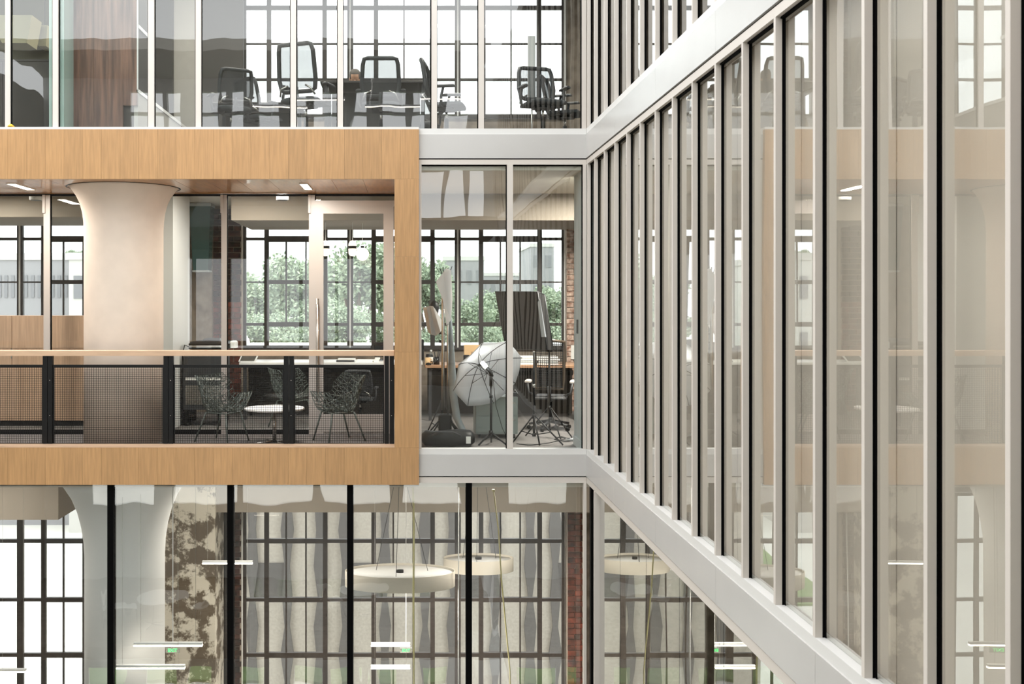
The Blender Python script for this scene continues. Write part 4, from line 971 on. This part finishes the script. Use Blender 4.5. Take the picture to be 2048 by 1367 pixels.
# ================================================================== LOWER HALL
def drum(label, px0, px1, d, pyc, hpx, pw_):
    r = (wx(px1, d)-wx(px0, d))/2; xc = (wx(px0, d)+wx(px1, d))/2; z = wz(pyc, d); h_ = hpx*d/F
    t = thing('drum_pendant', label, 'pendant lamp', (xc, d, z-h_), group='round drum pendants in the lower hall')
    MB().lathe([(r, 0), (r, h_), (r-.012, h_), (r-.012, .0)], 56, cap=False).build('shade_ring', M['ceil'], t, True)
    MB().lathe([(.01, h_-.03), (r-.012, h_-.03), (r-.012, h_-.034), (.01, h_-.034)], 56).build('top_disc', M['white'], t, True)
    MB().lathe([(.01, .006), (r-.014, .006), (r-.014, .002), (.01, .002)], 56).build('diffuser', M['lamp_soft'], t, True)
    MB().lathe([(.05, h_-.03), (.05, h_+.01)], 14).build('canopy_hub', M['black'], t, True)
    t.scale = (1, .52, 1); zc = -.52-(z-h_)
    for k in range(3):
        a = k*2.094+.4; MB().tube([(math.cos(a)*r*.55, math.sin(a)*r*.55, h_-.03), (math.cos(a)*.05, math.sin(a)*.05, zc)], .004, 6).build('cable', M['charcoal'], t)
    L = bpy.data.lights.new('drum_light', 'AREA'); L.shape = 'DISK'; L.size = r*1.8; L.energy = pw_; L.color = (1, .93, .84)
    lo_ = bpy.data.objects.new('drum_light', L); C.objects.link(lo_); lo_.parent = t; lo_.location = (0, 0, -.01)
drum('smaller round drum pendant right of the black post', 887, 1027, 15.9, 1114, 26, 80)
drum('larger round drum pendant left of the black post', 690, 910, 14.3, 1140, 30, 80)
def linear(label, px0, px1, d, py, r=.02, name='reflected_bar', zc=-.52):  # glowing bars stand in for light lines reflected in the glass
    x0, x1 = wx(px0, d), wx(px1, d); z = wz(py, d)
    t = thing(name, label, 'linear light', ((x0+x1)/2, d, z), group='reflected light bars set in the lower hall'); a = (x1-x0)/2
    bxo('housing', M['white'], t, -a, a, -.025, .025, .02, .05); bxo('diffuser', M['lamp'], t, -a, a, -.025, .025, 0, .019)
    for sx in (-.8, .8): MB().tube([(sx*a, 0, .05), (sx*a, 0, zc-z)], .002, 5).build('wire', M['chrome'], t)
linear('upper reflected light bar in front of the peeling wall', 268, 405, 13.27, 1291); linear('lower reflected light bar in front of the peeling wall', 231, 370, 13.2, 1336)
linear('upper reflected light bar in front of the centre windows', 742, 820, 15.7, 1291); linear('lower reflected light bar in front of the centre windows', 742, 820, 15.25, 1336)
linear('short reflected light bar crossing the brick pier', 405, 505, 15.4, 1127)
linear('pale reflected light bar at the foot of the left windows', 0, 52, 15.4, 1343)
for i, (px, d, lab) in enumerate(((345, 13.3, 'green exit sign reflection in front of the peeling wall'), (812, 15.5, 'green exit sign reflection beside the yellow cable'))):  # solid signs stand in for exit signs mirrored in the glass
    py = 1300; t = thing('reflected_exit_sign', lab, 'exit sign', at(px, py, d)); bxo('housing', M['chrome'], t, -.09, .09, 0, .02, -.035, .035)
    cu = bpy.data.curves.new('exit_text', 'FONT'); cu.body = 'EXIT'; cu.size = .06; cu.align_x = 'CENTER'; cu.align_y = 'CENTER'; cu.extrude = .002
    tmp_ = bpy.data.objects.new('tmp', cu); C.objects.link(tmp_); bpy.context.view_layer.update(); me_ = bpy.data.meshes.new_from_object(tmp_.evaluated_get(bpy.context.evaluated_depsgraph_get())); bpy.data.objects.remove(tmp_); me_.materials.clear(); me_.materials.append(M['exitg']); to = bpy.data.objects.new('lettering', me_); C.objects.link(to); to.parent = t; to.location = (0, -.004, 0); to.rotation_euler = (math.pi/2, 0, 0)
    MB().tube([(0, .02, .05), (0, .02, -.52-t.location.z)], .006, 6).build('stem', M['white'], t)
def cable(label, pts, r=.014, m='yellow', name='hanging_cable'):
    t = thing(name, label, 'cable', Vector(pts[-1])); o_ = Vector(pts[-1])
    MB().tube([Vector(p)-o_ for p in pts], r, 8).build('cable_jacket', M[m], t, True)
    z = Vector(pts[0])-o_; MB().lathe([(r*2.2, -.03), (r*2.2, 0)], 10).build('ceiling_grip', M[m], t, True, tuple(z))
cable('pale yellow cable hanging straight down at mid hall', [at(826, 966, 13.3), at(828, 1050, 13.3), at(827, 1180, 13.3), at(828, 1400, 13.3), at(828, 1700, 13.3)])
cable('thin yellowish cable bundle hanging slanted near the drum pendant', [at(987, 978, 14.0), at(997, 1060, 14.0), at(1003, 1160, 14.0), at(1020, 1340, 14.0), at(1024, 1600, 14.0)], .010)
cable('thin white conduit left of the black post in the lower hall', [at(917, 966, 14.2), at(917, 1200, 14.2), at(917, 1700, 14.2)], .008, 'white')
cable('thin white conduit beside the left brick pier', [at(484, 1020, 17.4), at(484, 1250, 17.4), at(484, 1500, 17.4)], .012, 'white')

# ---- furniture across the atrium, mirrored in the lower glazing
round_table('cafe_table', 'white round cafe table across the atrium, mirrored in glass', 'table', (-6.5, -.4, -6.5), .7, .75)
round_table('cafe_table', 'second white cafe table farther along the lower gallery', 'table', (-1.2, -1.2, -6.5), .6, .75)
def shell_chair(label, loc, rz):
    t = thing('shell_chair', label, 'chair', loc, rz, 'white chairs across the atrium')
    MB().cbox(-.22, .22, -.22, .22, .43, .47, .02).build('seat', M['laminate'], t); MB().hexa([(-.22, .19, .5), (.22, .19, .5), (.22, .22, .5), (-.22, .22, .5), (-.2, .28, .86), (.2, .28, .86), (.2, .305, .86), (-.2, .305, .86)]).build('backrest', M['laminate'], t)
    for sx in (-1, 1):
        for sy in (-1, 1): MB().tube([(sx*.17, sy*.17, .43), (sx*.22, sy*.22, 0)], .012, 8).build('leg', M['chrome'], t, True)
shell_chair('white shell chair left of the mirrored cafe table', (-7.5, -.5, -6.5), 1.2); shell_chair('white shell chair right of the mirrored cafe table', (-5.5, -.6, -6.5), -1.2); shell_chair('white shell chair by the second mirrored table', (-2.0, -1.3, -6.5), 1.0)
for i, (x, y) in enumerate(((-3.2, .9), (-2.2, 1.1), (-.4, .9), (1.0, 1.1))):
    t = thing('gallery_light', 'glowing linear lamp %s over the upper gallery across the atrium' % ['first from the left', 'second from the left', 'third from the left', 'nearest the right wall'][i], 'linear light', (x, y, 6.6+.15*(i % 2)))
    bxo('housing', M['white'], t, -.7, .7, -.03, .03, .02, .06); bxo('diffuser', M['lamp'], t, -.7, .7, -.03, .03, 0, .019)
    for sx in (-.6, .6): MB().tube([(sx, 0, .06), (sx, 0, 8.6-t.location.z)], .004, 5).build('wire', M['chrome'], t)

# ---- unseen ceiling panels added as fill light for the rooms
def fill_light(label, x, y, z, w_, l_, power):
    t = thing('fill_panel', label, 'ceiling light', (x, y, z)); bxo('frame', M['white'], t, -w_/2-.02, w_/2+.02, -l_/2-.02, l_/2+.02, -.03, -.001); bxo('diffuser', M['lamp'], t, -w_/2, w_/2, -l_/2, l_/2, -.034, -.031)
    L = bpy.data.lights.new('fill_light', 'AREA'); L.shape = 'RECTANGLE'; L.size = w_; L.size_y = l_; L.energy = power; L.color = (1, .94, .86)
    lo_ = bpy.data.objects.new('fill_light', L); C.objects.link(lo_); lo_.parent = t; lo_.location = (0, 0, -.045)
fill_light('added fill light panel over the copier room', -2.2, 14.95, 3.5, 1.2, .3, 22); fill_light('added fill light panel over the studio', 2.75, 14.3, 3.5, .4, 1.2, 180); fill_light('added fill light panel over the cabinet room', -6.5, 15.2, 3.5, 1.2, .3, 20)
fill_light('added fill light panel of the upper office left part', -2.6, 15.0, 7.5, 1.5, .3, 60); fill_light('added fill light panel of the upper office right part', 1.2, 15.0, 7.5, 1.5, .3, 60)

for i, (x, y) in enumerate(((-6.5, 14.3), (-2.0, 14.5), (1.5, 14.5))):
    fill_light('added fill light panel of the lower hall %s' % ['at the left bay', 'before the centre windows', 'before the right windows'][i], x, y, -.52, 1.2, .3, 30)

gl_ = thing('globe_pendant', 'frosted globe lamp right of the pill lamps', 'pendant lamp', at(725, 508, 16.35))
MB().lathe([(.01, -.105), (.055, -.09), (.09, -.05), (.105, 0), (.09, .05), (.055, .09), (.01, .105)], 24).build('globe', M['lamp_soft'], gl_, True)
MB().lathe([(.03, .095), (.03, .13)], 12).build('cap', M['black'], gl_, True); MB().tube([(0, 0, .13), (0, 0, 3.09-wz(508, 16.35))], .004, 6).build('cord', M['white'], gl_)
for i, (px, d, lab) in enumerate(((565, 15.2, 'white ceiling sensor above the window left of the door'), (72, 15.2, 'white ceiling sensor left of the column'))):
    t = thing('ceiling_speaker', lab, 'speaker', (wx(px, d), d, 3.5)); MB().lathe([(.085, -.16), (.095, -.15), (.095, -.05), (.10, 0)], 20).build('can', M['white'], t, True); MB().lathe([(.075, -.165), (.075, -.16)], 20).build('grille', M['charcoal'], t, True)
# ================================================================== OUTSIDE
struct(bxo('ground', M['pave'], None, -140, 140, BY+.3, 420, -11.4, -11.2), 'pale pavement outside the building', 'ground')
struct(bxo('ground', M['pave'], None, -140, 140, -150, -5.3, -11.4, -11.2), 'pale pavement on the far side of the atrium', 'ground')
struct(bxo('lawn', M['grass'], None, -14, 60, 44, 150, -11.2, -11.1), 'lawn under the trees outside', 'lawn')
struct(bxo('lawn', M['grass'], None, -60, 60, -40, -9, -11.2, -11.1), 'lawn seen through the windows across the atrium', 'lawn')
# neighbouring building with dark strips modelled for hourglass shadows
nb = thing('neighbour_building', 'beige neighbouring building with grey hourglass shadow strips below the middle windows', 'building', (0, 30, -11.2))
ND = 30
xn0, xn1 = wx(425, ND), 18
bxo('wall', M['facade_b'], nb, xn0, xn1, 0, 8, 0, 11.2+wz(712, ND)); bxo('coping', M['far_w'], nb, xn0-.1, xn1+.1, -.1, 8.1, 11.2+wz(712, ND), 11.2+wz(706, ND))
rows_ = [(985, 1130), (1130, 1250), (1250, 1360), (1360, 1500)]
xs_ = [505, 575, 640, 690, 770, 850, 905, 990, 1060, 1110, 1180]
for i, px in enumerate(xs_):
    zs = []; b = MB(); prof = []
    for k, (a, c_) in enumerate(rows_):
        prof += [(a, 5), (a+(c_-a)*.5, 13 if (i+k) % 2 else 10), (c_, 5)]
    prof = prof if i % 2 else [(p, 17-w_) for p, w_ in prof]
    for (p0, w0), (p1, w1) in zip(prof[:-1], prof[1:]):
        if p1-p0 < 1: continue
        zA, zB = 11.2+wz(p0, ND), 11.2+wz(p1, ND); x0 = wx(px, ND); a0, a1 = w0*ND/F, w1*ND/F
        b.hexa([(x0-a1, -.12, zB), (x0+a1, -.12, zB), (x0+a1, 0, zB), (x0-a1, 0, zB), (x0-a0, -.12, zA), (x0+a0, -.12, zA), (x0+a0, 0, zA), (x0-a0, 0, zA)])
    b.build('pier', M['pier'], nb)  # dark strip shaped like an hourglass shadow
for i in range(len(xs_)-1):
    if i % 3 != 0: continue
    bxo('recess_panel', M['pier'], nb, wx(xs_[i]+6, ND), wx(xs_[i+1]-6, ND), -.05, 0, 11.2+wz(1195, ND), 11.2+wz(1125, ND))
# trees
def leaf_cloud(seed, n, rx, rz):
    r = random.Random(seed); b = MB(); cl = [(r.uniform(-.6, .6)*rx, r.uniform(-.6, .6)*rx, r.uniform(-.5, .7)*rz, r.uniform(.35, .6)) for _ in range(16)]
    for _ in range(n):
        c_ = r.choice(cl); d_ = Vector((r.gauss(0, 1), r.gauss(0, 1), r.gauss(0, 1))).normalized()*(r.random()**.4)
        p = Vector((c_[0]+d_.x*c_[3]*rx, c_[1]+d_.y*c_[3]*rx, c_[2]+d_.z*c_[3]*rz*.8))
        u = Vector((r.gauss(0, 1), r.gauss(0, 1), r.gauss(0, 1))).normalized(); v = u.orthogonal().normalized(); s = r.uniform(.08, .19)
        b.poly([p-u*s, p-v*s*.6, p+u*s, p+v*s*.6])
    return b.mesh('foliage', M['leaf'])
LM = [leaf_cloud(s, 9000, 2.6, 2.6) for s in (1, 2, 3)]
def tree(px, pytop, d, rpx, i, label):
    r = rpx*d/F; ztop = wz(pytop, d); t = thing('tree', label, 'tree', (wx(px, d), d, -11.2), group='trees outside the middle windows')
    s = r/2.6; inst('foliage', LM[i % 3], (0, 0, ztop+11.2-r*.95), t, (s, s, s))['kind'] = 'stuff'
    h_ = ztop+11.2-r; b = MB().tube([(0, 0, 0), (.1, 0, h_*.5), (0, .1, h_)], [.3, .22, .12], 8)
    for k in range(4): a = k*1.6; b.tube([(0, .05, h_*.75), (math.cos(a)*r*.4, math.sin(a)*r*.4, h_+r*.2)], [.12, .05], 6)
    b.build('trunk', M['bark'], t, True)
TR = [(470, 545, 70, 70, 'hazy tree behind the left brick pier'), (512, 540, 62, 75, 'hazy tree at the left of the middle windows'), (590, 515, 52, 82, 'broad green tree seen through the window left of the door'), (648, 560, 60, 66, 'lower tree hidden partly by the door frame'), (718, 470, 46, 95, 'tallest tree, seen through the door glass'), (795, 505, 66, 70, 'tree behind the timber frame edge'),
      (858, 520, 50, 62, 'tree at the left edge of the studio window'), (925, 590, 70, 62, 'low tree behind the backdrop stand'), (990, 585, 75, 60, 'low tree behind the softbox'), (1120, 572, 64, 58, 'tree at the right end of the studio window'), (1055, 600, 80, 60, 'small distant tree right of the softbox'), (150, 500, 85, 22, 'small distant tree behind the left roofs'),
      (540, 625, 41, 58, 'round bush at the foot of the left window'), (610, 640, 46, 58, 'round bush below the broad green tree'), (690, 612, 43, 62, 'bush low behind the door glass'), (772, 622, 53, 50, 'bush low beside the door stile'), (870, 640, 44, 55, 'bush low behind the pleated reflector'), (960, 645, 60, 50, 'pale bush low behind the umbrella'), (1100, 640, 52, 60, 'bush low right of the softbox')]
for i, a in enumerate(TR): tree(*a[:4], i, a[4])
# distant buildings with window strips
def building(label, px0, px1, d, pytop, m_, floors, cols, dep=12):
    x0, x1 = wx(px0, d), wx(px1, d); H_ = wz(pytop, d)+11.2; t = thing('distant_building', label, 'building', ((x0+x1)/2, d, -11.2), group='hazy buildings outside'); a = (x1-x0)/2
    bxo('block', M[m_], t, -a, a, 0, dep, 0, H_-.4); bxo('parapet', M['far_w'], t, -a-.1, a+.1, -.1, dep+.1, H_-.4, H_)
    me = None
    for f in range(floors):
        for c_ in range(cols):
            w_ = 2*a/cols*.5
            if me is None: me = MB().box(-w_/2, w_/2, -.06, 0, 0, 1.3).mesh('window_glass', M['far_g'])
            inst('window_glass', me, (-a+(c_+.5)*2*a/cols, 0, H_-2.6-f*3.2), t)
building('low grey flat roofed building outside the left windows', -60, 138, 60, 506, 'far_b', 2, 15); building('white building beside the column at left', 138, 215, 58, 505, 'far_w', 3, 2)
building('pale grey slab building behind the studio backdrop', 888, 968, 95, 512, 'far_b', 5, 4); building('pale tower at the right of the studio window', 1062, 1108, 110, 486, 'far_b', 7, 2); building('wide faint building beyond the softbox', 960, 1062, 130, 545, 'far_b', 3, 6)
